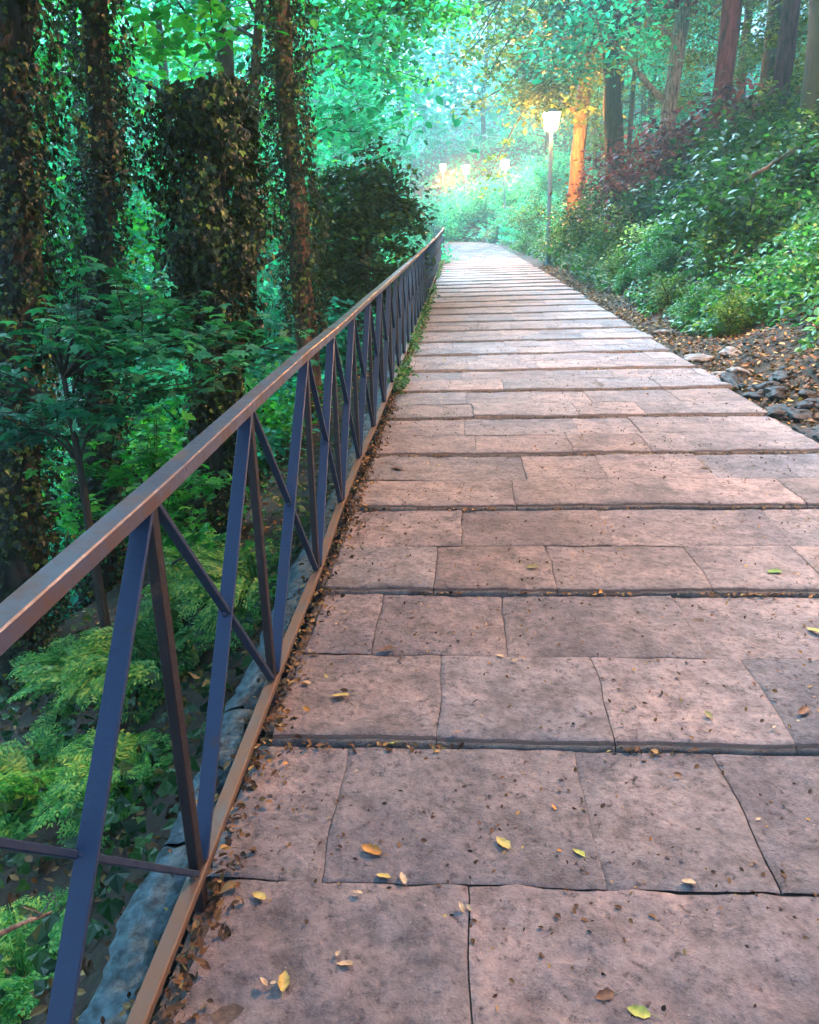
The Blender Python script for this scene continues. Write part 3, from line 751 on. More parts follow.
# overhanging limbs with leaves at the top of the view come from two tall trees right and left of the path
def overhang(name, label, X, Y, H, r, mat, bark, limbs, n=9000, size=.16):
    root = empty(name, (X, Y, gz(X, Y) - .2)); tag(root, label, 'tree'); mb = MB(); tips = []
    tr = curve_pts((0, 0, 0), (0, 0, 1), H, 12, .06); tube(mb, tr, r * np.linspace(1.2, .5, 13), 12, .15, 2., ridges=5)
    for (t, tx, ty, tz) in limbs:
        p = tr[int(t * 12)]; tgt = np.array([tx - X, ty - Y, tz - root.location[2]]); d = tgt - p; L = np.linalg.norm(d)
        s = np.linspace(0, 1, 10)[:, None]
        lp = p + d * s + np.array([0, 0, L * .12]) * np.sin(s * PI) + RNG.normal(0, .07, (10, 3)) * np.sin(s * PI)
        tube(mb, lp, r * .3 * np.linspace(1, .12, 10), 7, .05)
        for q in range(14):
            j = RNG.integers(3, 10); dd = d / L + RNG.normal(0, .8, 3) * (1, 1, .4)
            bp = curve_pts(lp[j], dd, L * RNG.uniform(.15, .34), 4, .3, -.2)
            tube(mb, bp, np.linspace(.025, .006, 5), 4, cap=False); tips += list(bp[1:])
    mb.build('trunk', M[bark], root)
    foliage(np.array(tips), n, size, .3, 'oval', .4, mat, root)
q1 = at(400, 10, 20); q2 = at(470, 45, 24); q3 = at(520, 20, 22); q4 = at(590, 25, 20)
overhang('overhanging_tree', 'tree above the bank whose yellow green branches hang over the path and lamp', 8.2, 23, 12, .3, 'leaf_olive', 'bark_dark',
         ((.6, *q3), (.7, *at(600, 20, 22)), (.5, *at(500, 90, 27)), (.8, *q2), (.6, *at(560, 60, 27)), (.45, *at(530, 95, 27.5)), (.4, *at(562, 85, 27.8)), (.5, *at(585, 70, 26)), (.42, *at(515, 125, 28.5))), 13000, .17)
overhang('arching_tree', 'tree left of the railing arching bright green branches over the path', -5.0, 17, 12, .22, 'leaf_green', 'bark_dark',
         ((.6, *at(430, 10, 19)), (.7, *at(360, 30, 18)), (.5, *at(380, 70, 22)), (.8, *q1)), 9000, .14)

q = 0  # both trees below are out of view, added to shade the near steps
overhang('added_shade_tree', 'unseen tall tree added on the left slope, its crown shading the first steps', -4.6, 2.4, 10.5, .26, 'leaf_dark', 'bark_dark',
         ((.6, -1.2, 3.0, 5.6), (.7, .2, 4.2, 6.6), (.8, 1.2, 3.2, 7.4), (.75, -2.6, 5.5, 6.8), (.85, -.6, 1.2, 7.6), (.66, -3, .2, 6)), 8000, .2)
overhang('added_shade_tree', 'unseen tall tree added on the right bank, its crown shading the first steps', 6.2, 2.0, 10.5, .26, 'leaf_dark', 'bark_dark',
         ((.6, 3.6, 3.0, 6.6), (.7, 2.2, 4.4, 7.0), (.8, 1.2, 1.2, 7.8), (.75, 4.4, 5.5, 8)), 6000, .2)
# far wood that reads as one mass
def far_wood():
    mb = MB(); n = 90000
    th = RNG.uniform(-1.25, .95, n)            # bearing from the path direction
    D = RNG.uniform(72, 100, n)
    X = D * np.sin(th); Y = D * np.cos(th)
    h = RNG.uniform(0, 1, n) ** .9
    lump = np.array([mnoise.noise(Vector((a * 9, b * 6, 2))) for a, b in zip(th, h)])
    D2 = D + lump * 9; X = D2 * np.sin(th); Y = D2 * np.cos(th)
    top = 30 + 6 * np.sin(th * 13) + 4 * np.sin(th * 31 + 1)
    Z = -12 + h * (top + 12)
    leaves(mb, np.stack([X, Y, Z], 1), np.stack([-np.sin(th), -np.cos(th), np.full(n, .8)], 1), RNG.uniform(.6, 1.2, n), 'rhomb', .5, .3)
    tag(mb.build('distant_wood', M['leaf_teal'], smooth=False), 'hazy mass of turquoise foliage far behind the trees', 'distant wood', kind='stuff')
far_wood()

# ------------------------------------------------------------------ bushes and plants
def make_bush(name, n, size, R, mat, leaf='oval', H=1.0, stems=14):
    root = empty(name); mb = MB(); tips = []
    for i in range(stems):
        a = RNG.uniform(0, 6.28); e = RNG.uniform(.35, 1.4)
        lp = curve_pts((RNG.normal(0, .06), RNG.normal(0, .06), -.1), (math.cos(a) * math.cos(e), math.sin(a) * math.cos(e), math.sin(e) * H), R * RNG.uniform(.75, 1.25), 6, .25)
        tube(mb, lp, np.linspace(.018, .004, 7) * (1 + R * .3), 5, cap=False); tips += list(lp[2:])
        for s in range(3):
            b = curve_pts(lp[RNG.integers(2, 6)], RNG.normal(0, 1, 3) * (1, 1, .5) + (0, 0, .3), R * .4, 4, .3); tube(mb, b, np.linspace(.01, .003, 5), 4, cap=False); tips += list(b[1:])
    mb.build('stems', M['bark_dark'], root)
    foliage(np.array(tips), n, size, R * .16, leaf, .6, mat, root, 'foliage')
    return root
bushes = {'teal': make_bush('bush', 5000, .13, 1.7, 'leaf_teal'), 'green': make_bush('bush', 5000, .12, 1.6, 'leaf_green'),
          'bank': make_bush('bush', 5000, .085, 1.1, 'leaf_cover', H=.7), 'olive': make_bush('bush', 4500, .09, 1.2, 'leaf_olive'),
          'russet': make_bush('bush', 4500, .10, 1.4, 'leaf_russet', H=1.3), 'pale': make_bush('bush', 2600, .10, 1.2, 'leaf_pale'),
          'dark': make_bush('bush', 4500, .10, 1.3, 'leaf_dark')}
bused = set()
def bush(kind, X, Y, sc, label, group, dz=-.05):
    o = bushes[kind] if kind not in bused else copy_tree(bushes[kind]); bused.add(kind)
    place(o, X, Y, RNG.uniform(0, 6.28), sc, dz); tag(o, label, 'bush', group)
for (k, px, Y, s) in (('teal', 40, 11, 1.3), ('teal', 150, 12, 1.3), ('teal', 60, 9, 1.), ('teal', 250, 13, 1.3), ('green', 130, 8.5, 1.), ('teal', 290, 17, 1.4), ('teal', 200, 16, 1.6), ('teal', 90, 17, 1.7),
                      ('green', 20, 15, 1.5), ('teal', -60, 12, 1.5), ('teal', 330, 20, 1.3), ('green', 395, 26, 1.1), ('teal', 405, 31, 1.2), ('teal', 360, 24, 1.3), ('green', 412, 38, 1.2),
                      ('teal', 180, 10, 1.0), ('teal', 310, 14.5, 1.1), ('green', 240, 10, 1.0)):
    X = at(px, 300, Y)[0]; u = X - float(cx(Y))
    if u > -1.9: X = -1.9 + float(cx(Y))
    bush(k, X, Y, s, ('bluish green bush' if k == 'teal' else 'bright green bush') + ' on the slope below the railing', 'bushes on the slope below the railing')
for i in range(34):
    Y = 8.5 + i * 1.25 + RNG.uniform(-.4, .4); u = RNG.uniform(3.5, 4.2) if i % 2 else RNG.uniform(4.6, 7.5)
    k = ['bank', 'bank', 'olive', 'bank', 'teal' if Y > 26 else 'bank', 'olive' if Y < 20 else 'teal'][RNG.integers(6)]
    s = RNG.uniform(.65, 1.1) * (1.0 if k != 'teal' else .6) * (1 if Y < 25 else 1.3)
    bush(k, u + float(cx(Y)), Y, s, {'bank': 'fresh green bush', 'olive': 'yellowish green bush', 'teal': 'bluish green bush'}[k] + ' growing on the right hand bank', 'bushes on the right hand bank', -.15)
for (px, py, Y, s, lab) in ((770, 110, 14.8, 1.1, 'dark tangled bush between the dark purple and brown trunks'), (735, 120, 15.5, 1.2, 'dark tangled bush below the red barked tree'),
                            (690, 140, 17, 1.1, 'dark bush right of the pale branched tree'), (610, 170, 23, 1.2, 'dark bush at the foot of the broken trunk')):
    X = at(px, py, Y)[0]; bush('dark', X, Y, s, lab, None, -.1)
for i in range(26):
    Y = 9.5 + i * 1.05
    if 21.5 < Y < 27.6: continue
    u = 3.25 + RNG.uniform(-.1, .25)
    bush('bank' if i % 3 else 'olive', u + float(cx(Y)), Y, RNG.uniform(.32, .55), 'low leafy plant hugging the right edge of the path', 'low plants along the right path edge', -.08)
for i in range(24):
    Y = RNG.uniform(12, 26); u = Y * RNG.uniform(.36, .5)
    bush(['olive', 'dark', 'bank'][i % 3], u + float(cx(Y)), Y, RNG.uniform(1.0, 1.5), 'large tangled shrub high on the right hand bank', 'tangled shrubs high on the right hand bank', -.2)
for (X, Y, sc_) in ((8.6, 19, .62), (10.5, 22, .7), (12.5, 25.5, .75), (9.6, 30, .7), (8.2, 26.5, .55)):
    bt('C', X, Y, sc_, 'standing low among the shrubs high on the right hand bank', 'low trees among the shrubs of the right hand bank')
for (kk, px, py, Y, s, lab) in (('russet', 700, 60, 18.5, 1.5, 'dark red leaved bush behind the red barked tree'), ('russet', 745, 50, 17.5, 1.6, 'dark red leaved bush between the red barked tree and the dark purple trunk'),
                            ('russet', 668, 60, 22, 1.5, 'dark red leaved bush at the top of the bank behind the pale branched tree'), ('pale', 640, 150, 19.5, 1.0, 'pale yellow leaved shrub in front of the broken trunk'),
                            ('pale', 672, 185, 15.5, .7, 'small pale yellow shrub in the middle of the bank')):
    X = at(px, py, Y)[0]; bush(kk, X, Y, s, lab, None, -.1)
# behind the far end of the way
for (X, Y, s) in ((-4.5, 55, 1.6), (-2, 57, 1.7), (1, 57, 1.6), (4, 54, 1.5), (6, 50, 1.4), (3.5, 48, 1.0), (-7, 59, 1.8)):
    bush('teal', X, Y, s, 'bluish green bush closing the view at the far bend', 'bushes at the far bend of the path')

# layered maple sapling whose leaves spread across the left behind the railing
def sapling(px, py, Y, label, sprays, n, size, mat='leaf_sapling'):
    b = at(px, py, Y); X = b[0]; g = gz(X, Y)
    root = empty('maple_sapling', (X, Y, g)); tag(root, label, 'sapling'); mb = MB(); tips = []
    top = b[2] - g
    tr = curve_pts((0, 0, -.2), (.0, 0, 1), top + .3, 10, .05); tube(mb, tr, np.linspace(.045, .012, 11), 8)
    for (sx, sy, dY) in sprays:
        q = at(sx, sy, Y + dY) - np.array([X, Y, g])
        k = int(np.argmin([abs(t[2] - q[2] + .15) for t in tr])); p = tr[k]
        s = np.linspace(0, 1, 8)[:, None]; lp = p + (q - p) * s + np.array([0, 0, .12]) * np.sin(s * PI)
        tube(mb, lp, np.linspace(.012, .004, 8), 5, cap=False); tips += [lp[-1], lp[-2], lp[-3], lp[-1] + RNG.normal(0, .12, 3) * (1, 1, .3)]
        for w in range(4):
            bq = curve_pts(lp[RNG.integers(3, 7)], (q - p) / np.linalg.norm(q - p) + RNG.normal(0, .6, 3) * (1, 1, .2), .4, 4, .2); tube(mb, bq, np.linspace(.005, .002, 5), 4, cap=False)
            tips += list(bq[1:])
    mb.build('stem', M['bark_dark'], root)
    foliage(np.array(tips), n, size, .10, 'maple', .35, mat, root, 'foliage', jit=.3)
sapling(60, 350, 4.4, 'young maple with flat layers of bluish leaves crossing the ivy trunks', [(40, 360, -.3), (90, 340, 0), (140, 330, .2), (200, 340, .3), (250, 345, .4), (160, 350, -.3), (60, 420, -.2), (110, 430, .1), (20, 440, 0), (150, 400, 0), (-20, 380, 0), (230, 370, -.2), (85, 385, .2), (0, 400, .2), (50, 445, .3), (120, 375, -.4), (290, 352, .5), (180, 318, .6)], 1100, .10)
sapling(140, 470, 5.0, 'young maple with green leaves low behind the second railing bay', [(120, 480, 0), (160, 470, 0), (200, 500, .2), (180, 540, 0), (150, 520, -.2), (230, 560, .1), (110, 530, 0)], 500, .10, 'leaf_green')

def fern(px, py, Y, R, label, nf=16, mat='leaf_fern'):
    b = at(px, py, Y); X = b[0]
    root = empty('fern', (X, Y, gz(X, Y))); tag(root, label, 'fern', 'ferns on the slope below the railing'); mb = MB(); st = MB()
    for i in range(nf):
        a = i * 2.4; e = RNG.uniform(.5, 1.2)
        lp = curve_pts((0, 0, 0), (math.cos(a) * math.cos(e), math.sin(a) * math.cos(e), math.sin(e)), R * RNG.uniform(.8, 1.2), 12, .08, -1.5)
        tube(st, lp, np.linspace(.004, .0012, 13), 4, cap=False)
        for k in range(2, 13):
            t = lp[min(12, k)] - lp[k - 1]; t /= np.linalg.norm(t); s = np.cross(t, (0, 0, 1)); s /= np.linalg.norm(s)
            for sd in (-1, 1):
                for h in (0, .5):
                    L = R * .42 * math.sin(PI * (k - h) / 13.5) ** .7 
                    c = lp[k - 1] * (1 - h) + lp[k] * h + s * sd * L * .42
                    leaves(mb, [c], [np.cross(s, t)], [L], 'spray', .12, .1, D=[s * sd + t * .5])
    st.build('stalks', M['leaf_fern'], root); mb.build('fronds', M[mat], root, smooth=False)
for (px, py, Y, R, lab) in ((95, 660, 2.5, .62, 'feathery fern behind the first railing bay, biggest of the ferns'), (45, 770, 2.1, .52, 'feathery fern low at the left edge under the handrail'),
                            (150, 640, 3.1, .58, 'fern just left of the second upright post'), (205, 560, 3.9, .6, 'fern behind the second railing bay'),
                            (130, 760, 2.3, .42, 'small fern between the blue brace and the first upright post'), (255, 560, 4.6, .55, 'yellowish fern behind the third railing bay'),
                            (20, 960, 1.5, .3, 'small yellow green fern in the bottom left corner')):
    d = ray(px, py)
    # meet the slope where the sight line does
    t = 0.5
    for _ in range(400):
        P_ = CAM + d * t
        if P_[2] < gz(P_[0], P_[1]) + R * .4: break
        t += .03
    b = P_
    o = None
    root_y = b[1]
    fern(px, py, root_y, R, lab)

# ground cover on the bank and slope
def scatter_cover():
    mb = MB(); n = 105000
    Y = 5 + 50 * RNG.uniform(0, 1, n) ** 1.5; u = 2.9 + 9 * RNG.uniform(0, 1, n) ** 1.25
    X = u + cx(Y)
    den = np.array([mnoise.fractal(Vector((a * .55, b * .55, 8.8)), 1, 2, 3) for a, b in zip(X, Y)])
    edge = 2.72 + np.clip(1.0 - (Y - 6) * .2, 0, 1.0)
    keep = (den > np.where(Y > 8, -.45, -.3)) & (u > edge + den * .8)
    X, Y, den = X[keep], Y[keep], den[keep]
    Z = height(X, Y) + RNG.uniform(0, 1, len(X)) * (.10 + .45 * np.clip(den + .35, 0, .8)) 
    leaves(mb, np.stack([X, Y, Z], 1), np.tile([-.35, -.2, 1.0], (len(X), 1)), RNG.uniform(.045, .12, len(X)) * (1 + Y / 60), 'oval', .45, .4)
    tag(mb.build('ground_cover', M['leaf_cover'], smooth=False), 'green creeping ground cover over the right hand bank', 'ground cover', kind='stuff')
    mb = MB(); n = 22000
    Y = -.5 + 30 * RNG.uniform(0, 1, n) ** 1.6; L = .15 + 7 * RNG.uniform(0, 1, n)
    X = -.86 - L + cx(Y)
    den = np.array([mnoise.fractal(Vector((a * .7, b * .7, 18.8)), 1, 2, 3) for a, b in zip(X, Y)])
    keep = den > 0.02
    X, Y, den = X[keep], Y[keep], den[keep]
    Z = height(X, Y) + RNG.uniform(0, 1, len(X)) * .25
    leaves(mb, np.stack([X, Y, Z], 1), np.tile([.3, -.2, 1.0], (len(X), 1)), RNG.uniform(.04, .09, len(X)), 'ivy', .45, .3)
    tag(mb.build('undergrowth', M['leaf_dark'], smooth=False), 'dark low undergrowth on the slope below the railing', 'undergrowth', kind='stuff')
    mb = MB(); n = 26000
    Y = RNG.uniform(44, 100, n); X = RNG.uniform(-30, 26, n); u = X - cx(Y); k = (u < -1.2) | (u > 2.7) | (Y > 64); X, Y = X[k], Y[k]
    leaves(mb, np.stack([X, Y, height(X, Y) + RNG.uniform(0, .9, len(X))], 1), np.tile([0, -.6, 1.0], (len(X), 1)), RNG.uniform(.2, .5, len(X)), 'oval', .5, .3)
    tag(mb.build('far_undergrowth', M['leaf_teal'], smooth=False), 'pale turquoise undergrowth on the slope beyond the far bend', 'undergrowth', kind='stuff')
    # weeds along the foot of the railing
    mb = MB(); n = 4200
    Y = 7 + 30 * RNG.uniform(0, 1, n) ** 1.3
    den = np.array([mnoise.noise(Vector((2.2, b * .9, 3.3))) for b in Y]); Y = Y[den > .02]
    u = XL + RNG.normal(.0, .045, len(Y)); X = u + cx(Y); Z = SL * Y + RNG.uniform(-.02, .12, len(Y))
    leaves(mb, np.stack([X, Y, Z], 1), np.tile([.3, -.5, .8], (len(X), 1)), RNG.uniform(.025, .06, len(X)), 'oval', .5, .2)
    tag(mb.build('weeds', M['leaf_cover'], smooth=False), 'strip of small weeds growing between railing and slabs', 'weeds', kind='stuff')
    # litter on both sides
    mb = MB()
    n = 26000
    Y = -.6 + 26 * RNG.uniform(0, 1, n) ** 1.5; u = 2.4 + RNG.gamma(1.7, .55, n); X = u + cx(Y)
    Z = height(X, Y) + RNG.uniform(.0, .04, n)
    leaves(mb, np.stack([X, Y, Z], 1), np.tile([-.1, 0, 1.0], (n, 1)), RNG.uniform(.025, .075, n), 'oval', .4, 0)
    n = 5200
    Y = -.4 + 14 * RNG.uniform(0, 1, n) ** 1.4
    u = -.625 + RNG.normal(0, .04, n) + np.array([mnoise.noise(Vector((7.2, b * 2.2, 3.3))) for b in Y]) * .05; X = u + cx(Y)
    Z = SL * Y - .03 + RNG.uniform(0, .05, n) * (u < -.56) + .028 * (u > XL)
    leaves(mb, np.stack([X, Y, Z], 1), np.tile([.1, 0, 1.0], (n, 1)), RNG.uniform(.012, .035, n), 'oval', .6, 0)
    n = 9000
    Y = -.6 + 16 * RNG.uniform(0, 1, n) ** 1.5; L = .05 + 5 * RNG.uniform(0, 1, n) ** 1.3; X = -.86 - L + cx(Y)
    Z = height(X, Y) + RNG.uniform(.0, .03, n)
    leaves(mb, np.stack([X, Y, Z], 1), np.tile([.4, 0, 1.0], (n, 1)), RNG.uniform(.03, .08, n), 'oval', .4, 0)
    # crumbs caught at the foot of each step
    for k in range(-1, 13):
        y = S0 + SS * k; m = 240 if k < 4 else 130
        X = RNG.uniform(XL, XR, m); g = np.array([mnoise.noise(Vector((a * 1.7, k * 3.1, 1))) for a in X]); X = X[g > -.1]
        Yk = y - np.abs(RNG.normal(0, .018, len(X))) - .016; Z = SL * y - RISE + .005 + RNG.uniform(0, .006, len(X))
        leaves(mb, np.stack([X + cx(y), Yk, Z], 1), np.tile([0, -.2, 1.0], (len(X), 1)), RNG.uniform(.010, .028, len(X)), 'oval', .5, 0)
    n = 10000
    Y = .8 + 11 * RNG.uniform(0, 1, n) ** 1.3; X = RNG.uniform(XL + .02, XR - .02, n)
    g = np.array([mnoise.fractal(Vector((a * 1.6, b * 1.6, 6.1)), 1, 2, 3) for a, b in zip(X, Y)]); k = g > RNG.uniform(-.3, .35, n); X, Y = X[k], Y[k]
    leaves(mb, np.stack([X + cx(Y), Y, np.array([tread_z(b) for b in Y]) + .004], 1), np.tile([0, 0, 1.0], (len(X), 1)), RNG.uniform(.005, .021, len(X)), 'oval', .5, 0)
    tag(mb.build('leaf_litter', M['litter'], smooth=False), 'brown leaf litter along both edges of the path and step joints', 'leaf litter', kind='stuff')
scatter_cover()

# ------------------------------------------------------------------ single fallen leaves on the steps
def leaf_colour(name, c, c2):
    return flat_mat(name, c, .55, .45, 45, .4, .001)
LC = {'orange': leaf_colour('orange_dry_leaf', (0.446, 0.194, 0.036), 0), 'yellow': leaf_colour('yellow_dry_leaf', (0.446, 0.331, 0.086), 0), 'pale': leaf_colour('pale_dry_leaf', (0.446, 0.324, 0.187), 0),
      'green': leaf_colour('fallen_green_leaf', (0.101, 0.216, 0.036), 0), 'lime': leaf_colour('lime_leaf', (0.36, 0.374, 0.072), 0), 'brown': leaf_colour('brown_dry_leaf', (.13, .06, .03), 0), 'olive': leaf_colour('olive_leaf_skin', (.22, .20, .06), 0)}
def curled_leaf(px, py, size, colr, label, curl=.8, rz=None, group=None):
    P_ = on_path(px, py)
    for _ in range(3):
        z = tread_z(P_[1]); d = ray(px, py); P_ = CAM + d * ((z - CAM[2]) / d[2])
    n = 9; mb = MB(); V = []
    for i in range(n):
        y = i / (n - 1); w = .30 * math.sin(PI * min(1, y * .96 + .04)) ** .65 * (1 - .35 * y)
        for j in range(-3, 4):
            x = j / 3 * w * (1 + .15 * math.sin(i * 2.1 + j)); 
            z = curl * (x * x) * 1.7 + .18 * curl * (y - .4) ** 2 + .02 * math.sin(7 * y + 3 * x)
            V.append(((x) * size, (y - .5) * size, z * size))
    V = np.array(V); V[:, 2] -= V[:, 2].min()
    id_ = np.arange(n * 7).reshape(n, 7); Fq = np.stack([id_[:-1, :-1], id_[:-1, 1:], id_[1:, 1:], id_[1:, :-1]], -1).reshape(-1, 4)
    mb.add(V, Fq); stem = [V[3], V[3] + np.array([.01, -.25, .05]) * size, V[3] + np.array([.05, -.45, .02]) * size]
    tube(mb, stem, [.012 * size, .01 * size, .008 * size], 5)
    o = mb.build('fallen_leaf', LC[colr]); o.location = (P_[0], P_[1], z_ := tread_z(P_[1]) + .006)
    o.rotation_euler = (RNG.uniform(-.15, .15), RNG.uniform(-.3, .3), RNG.uniform(0, 6.28) if rz is None else rz)
    tag(o, label, 'leaf', group or 'fallen leaves on the steps')
curled_leaf(371, 852, .058, 'orange', 'large curled orange leaf casting a shadow on the near slab', 1.3, 1.2)
curled_leaf(383, 878, .036, 'yellow', 'left one of two small yellow leaves below the orange leaf', .6, 1.4)
curled_leaf(403, 880, .034, 'pale', 'right one of two small yellow leaves below the orange leaf', .7, .4)
curled_leaf(259, 898, .040, 'yellow', 'yellow leaf by the litter strip near the first upright post', .8, 1.2)
curled_leaf(284, 984, .048, 'yellow', 'curled yellow leaf at the lower left, nearest the bottom edge', 1.6, .1)
curled_leaf(503, 845, .052, 'yellow', 'ragged yellow leaf near the middle of the nearest tread', .8, .7)
curled_leaf(579, 855, .036, 'lime', 'small yellow green leaf right of the ragged yellow leaf', .9, 1.0)
curled_leaf(688, 884, .034, 'pale', 'small pale leaf on the lower right slab', .9, 1.5)
curled_leaf(638, 1014, .046, 'lime', 'yellow green leaf at the bottom edge of the photo', .7, 1.3)
curled_leaf(604, 998, .044, 'brown', 'dark brown leaf at the bottom beside the yellow green leaf', .9, 1.9)
curled_leaf(387, 651, .062, 'brown', 'dark curled brown leaf on the second tread near the railing', 1.2, 1.9)
curled_leaf(340, 697, .060, 'yellow', 'yellow leaf on the second tread, close to its nosing', .5, 1.5)
curled_leaf(532, 568, .058, 'olive', 'olive leaf lying in the middle of the third tread', .6, 1.4)
curled_leaf(774, 573, .066, 'green', 'fresh green leaf on the third tread at the right', .7, 1.6)
curled_leaf(814, 632, .060, 'lime', 'yellow leaf at the right edge of the second tread', .8, .6)
curled_leaf(391, 744, .040, 'lime', 'yellow green leaf in the corner below the first visible step', .6, 1.5)
curled_leaf(708, 716, .040, 'olive', 'olive green scrap on the nosing at the right', .8, .2)
curled_leaf(803, 713, .052, 'brown', 'dark twisted leaf near the right edge of the second tread', .9, 2.2)
curled_leaf(345, 966, .036, 'pale', 'pale narrow leaf beside the patch of dark pits', .6, 1.5)
curled_leaf(500, 657, .034, 'pale', 'pale scrap by the cross joint of the second tread', .6, 1.2)
curled_leaf(705, 219 + 250, .07, 'brown', 'dark leaf on the fourth tread at the right', .6, 1.4)
curled_leaf(397, 470, .10, 'brown', 'reddish brown leaf on the fourth tread by the railing', .8, 1.0)
# many tiny dry scraps
def scraps():
    base = []
    for c in ('pale', 'yellow', 'orange', 'brown'):
        mb = MB(); leaves(mb, [(0, 0, .004)], [(0, 0, 1)], [.022], 'oval', .3, 0); o = mb.build('leaf_scrap', LC[c], smooth=False); base.append([o, False])
    for i in range(150):
        k = RNG.choice(4, p=[.45, .2, .2, .15]); src, u = base[k]
        o = src if not u else src.copy()
        if u: COL.objects.link(o)
        base[k][1] = True
        Y = 1.0 + 8 * RNG.uniform(0, 1) ** 1.4; X = RNG.uniform(XL + .05, XR - .05)
        if RNG.uniform() < .45: X = XL + abs(RNG.normal(0, .35)) + .03
        o.location = (X + float(cx(Y)), Y, tread_z(Y) + .006); o.rotation_euler = (RNG.normal(0, .25), RNG.normal(0, .25), RNG.uniform(0, 6.28)); s = RNG.uniform(.4, 1.25) * (1 + Y * .05); o.scale = (s, s, s)
        tag(o, 'tiny dry leaf scrap strewn on the stone steps', 'leaf scrap', 'dry leaf scraps strewn on the steps')
scraps()

# ------------------------------------------------------------------ stones
M['rock_pale'] = flat_mat('pale_rock', (.17, .15, .135), .85, .35, 18, bump=.01)
M['rock_dark'] = flat_mat('wet_dark_rock', (.02, .02, .022), .6, .6, 14, .35, .01)
def rock_mesh(seed, mat, flat=.55):
    import bmesh
    bm = bmesh.new(); bmesh.ops.create_icosphere(bm, subdivisions=3, radius=1)
    for v in bm.verts:
        n = mnoise.fractal(Vector(v.co * .9) + Vector((seed * 7.1, 0, 0)), 1, 2, 4)
        c = v.co * (1 + .45 * n); c.z *= flat; v.co = c
    me = bpy.data.meshes.new('stone'); bm.to_mesh(me); bm.free(); me.materials.append(mat)
    for p in me.polygons: p.use_smooth = False
    return me
pr = [rock_mesh(i, M['rock_pale']) for i in range(3)]; dr = [rock_mesh(i + 5, M['rock_dark'], .6) for i in range(4)]
def stone(me, X, Y, s, label, group=None, z=None):
    o = bpy.data.objects.new('stone', me); COL.objects.link(o)
    o.location = (X, Y, (gz(X, Y) if z is None else z) + s * .2); o.rotation_euler = (RNG.uniform(-.3, .3), RNG.uniform(-.3, .3), RNG.uniform(0, 6.28)); o.scale = (s * RNG.uniform(.9, 1.3), s, s * RNG.uniform(.8, 1.1))
    tag(o, label, 'stone', group)
for (px, py, s, lab) in ((662, 333, .10, 'pale stone furthest up the right path edge'), (698, 357, .12, 'pale stone in the litter left of the wet dark heap'), (731, 356, .12, 'rounded pale stone in the litter above the wet dark heap'),
                         (716, 373, .10, 'flat pale stone touching the path edge'), (740, 371, .11, 'pale stone on the near side of the pale group')):
    q = on_path(px, py); stone(pr[RNG.integers(3)], max(q[0], 2.5), q[1], s, lab, 'pale stones at the right path edge')
q = on_path(269, 746); stone(pr[0], q[0], q[1], .026, 'small white stone beside the first visible step by the railing', None, SL * q[1] - .03)
for i in range(46):
    px = RNG.uniform(712, 860); t = (px - 700) / 119; py = RNG.uniform(372 + t * 8, 378 + t * 60)
    q = on_path(px, py)
    X = q[0]; Y = q[1]
    if i > 30: continue
    if X - float(cx(Y)) < 2.46: X = 2.47 + float(cx(Y)) + RNG.uniform(0, .15)
    stone(dr[i % 4], X, Y, RNG.uniform(.05, .13), 'dark wet stone in the heap at the right path edge', 'dark wet stones heaped at the right path edge')

# fallen branches
def branch(px0, py0, px1, py1, Y0_, Y1_, r, mat, label, twigs=3):
    a, b = at(px0, py0, Y0_), at(px1, py1, Y1_); mb = MB()
    s = np.linspace(0, 1, 9)[:, None]; pts = (b - a) * s + RNG.normal(0, .03, (9, 3)) * np.linalg.norm(b - a) * .5 * np.sin(s * PI)
    tube(mb, pts, r * np.linspace(1, .45, 9), 7, .1)
    for k in range(twigs):
        j = RNG.integers(3, 8); tw = curve_pts(pts[j], (b - a) / np.linalg.norm(b - a) + RNG.normal(0, .7, 3), np.linalg.norm(b - a) * .4, 5, .2); tube(mb, tw, r * .4 * np.linspace(1, .3, 6), 5)
    o = mb.build('fallen_branch', M[mat]); o.location = a; tag(o, label, 'branch')
branch(745, 182, 792, 150, 11.5, 11.0, .035, 'bark_brown', 'bare reddish branch sticking out of the bank left of the brown trunk')
branch(-12, 938, 52, 912, 1.35, 1.5, .008, 'bark_pale', 'thin pale twig in the bottom left corner outside the railing', 2)

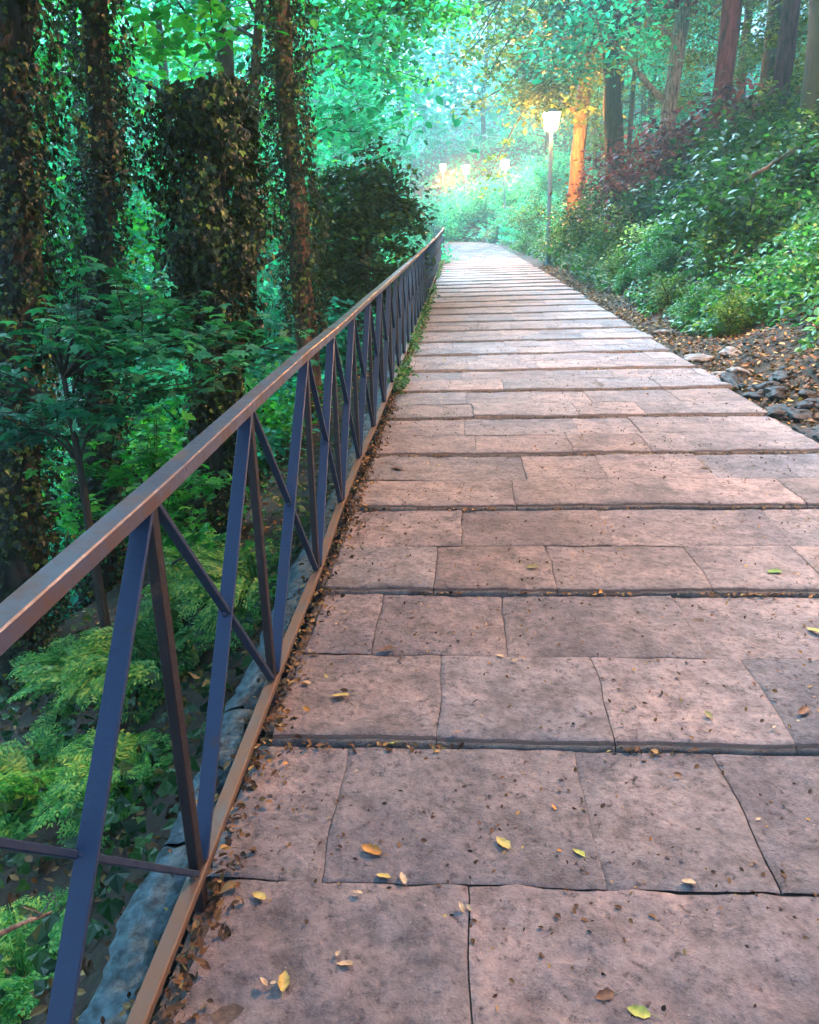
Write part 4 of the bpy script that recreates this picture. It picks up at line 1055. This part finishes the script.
# ------------------------------------------------------------------ air
def haze():
    mb = MB(); x0, x1, y0, y1, z0, z1 = -130, 110, -14, 262, -32, 48
    mb.add([(x0, y0, z0), (x1, y0, z0), (x1, y1, z0), (x0, y1, z0), (x0, y0, z1), (x1, y0, z1), (x1, y1, z1), (x0, y1, z1)], BOXF)
    m, nt, out = nodes_of('pale_air')
    v = N(nt, 'ShaderNodeVolumePrincipled', Density=HAZE); v.inputs['Color'].default_value = (.40, .90, .97, 1); v.inputs['Anisotropy'].default_value = .55
    nt.links.new(v.outputs[0], out.inputs['Volume'])
    tag(mb.build('haze', m, smooth=False), 'pale cyan air between the trees', 'haze', kind='stuff')
HAZE = .0034
haze()

# ------------------------------------------------------------------ light
SUN_EL, SUN_AZ = math.radians(56), math.radians(-28)     # azimuth clockwise from +Y (up the path)
w = bpy.data.worlds.new('World'); scene.world = w; w.use_nodes = True
nt = w.node_tree; bg = nt.nodes['Background']
sky = nt.nodes.new('ShaderNodeTexSky'); sky.sky_type = 'NISHITA'; sky.sun_disc = False
sky.sun_elevation = SUN_EL; sky.sun_rotation = SUN_AZ; sky.ozone_density = 3.0
nt.links.new(sky.outputs[0], bg.inputs[0]); bg.inputs[1].default_value = .062
sd = bpy.data.lights.new('sun', 'SUN'); sd.energy = 3.2; sd.angle = math.radians(25); sd.color = (.42, .74, 1)
so = bpy.data.objects.new('sun', sd); COL.objects.link(so)
d = Vector((math.sin(SUN_AZ) * math.cos(SUN_EL), math.cos(SUN_AZ) * math.cos(SUN_EL), math.sin(SUN_EL)))
so.rotation_euler = d.to_track_quat('Z', 'Y').to_euler()

# ------------------------------------------------------------------ camera
cam = bpy.data.cameras.new('camera'); co = bpy.data.objects.new('camera', cam); COL.objects.link(co); scene.camera = co
cam.sensor_fit = 'VERTICAL'; cam.sensor_height = 24; cam.lens = FPX * 24 / 1024; cam.clip_end = 1000; cam.clip_start = .02
Mx = Matrix(((RT[0], UP[0], -FW[0], CAM[0]), (RT[1], UP[1], -FW[1], CAM[1]), (RT[2], UP[2], -FW[2], CAM[2]), (0, 0, 0, 1)))
co.matrix_world = Mx
scene.view_settings.view_transform = 'Standard'; scene.view_settings.look = 'None'
scene.view_settings.exposure = 2.98; scene.view_settings.gamma = 1.0
scene.cycles.use_denoising = True
scene.cycles.max_bounces = 4; scene.cycles.diffuse_bounces = 2; scene.cycles.transmission_bounces = 2; scene.cycles.volume_bounces = 0
scene.cycles.sample_clamp_indirect = 8; scene.cycles.use_adaptive_sampling = True; scene.cycles.adaptive_threshold = .03
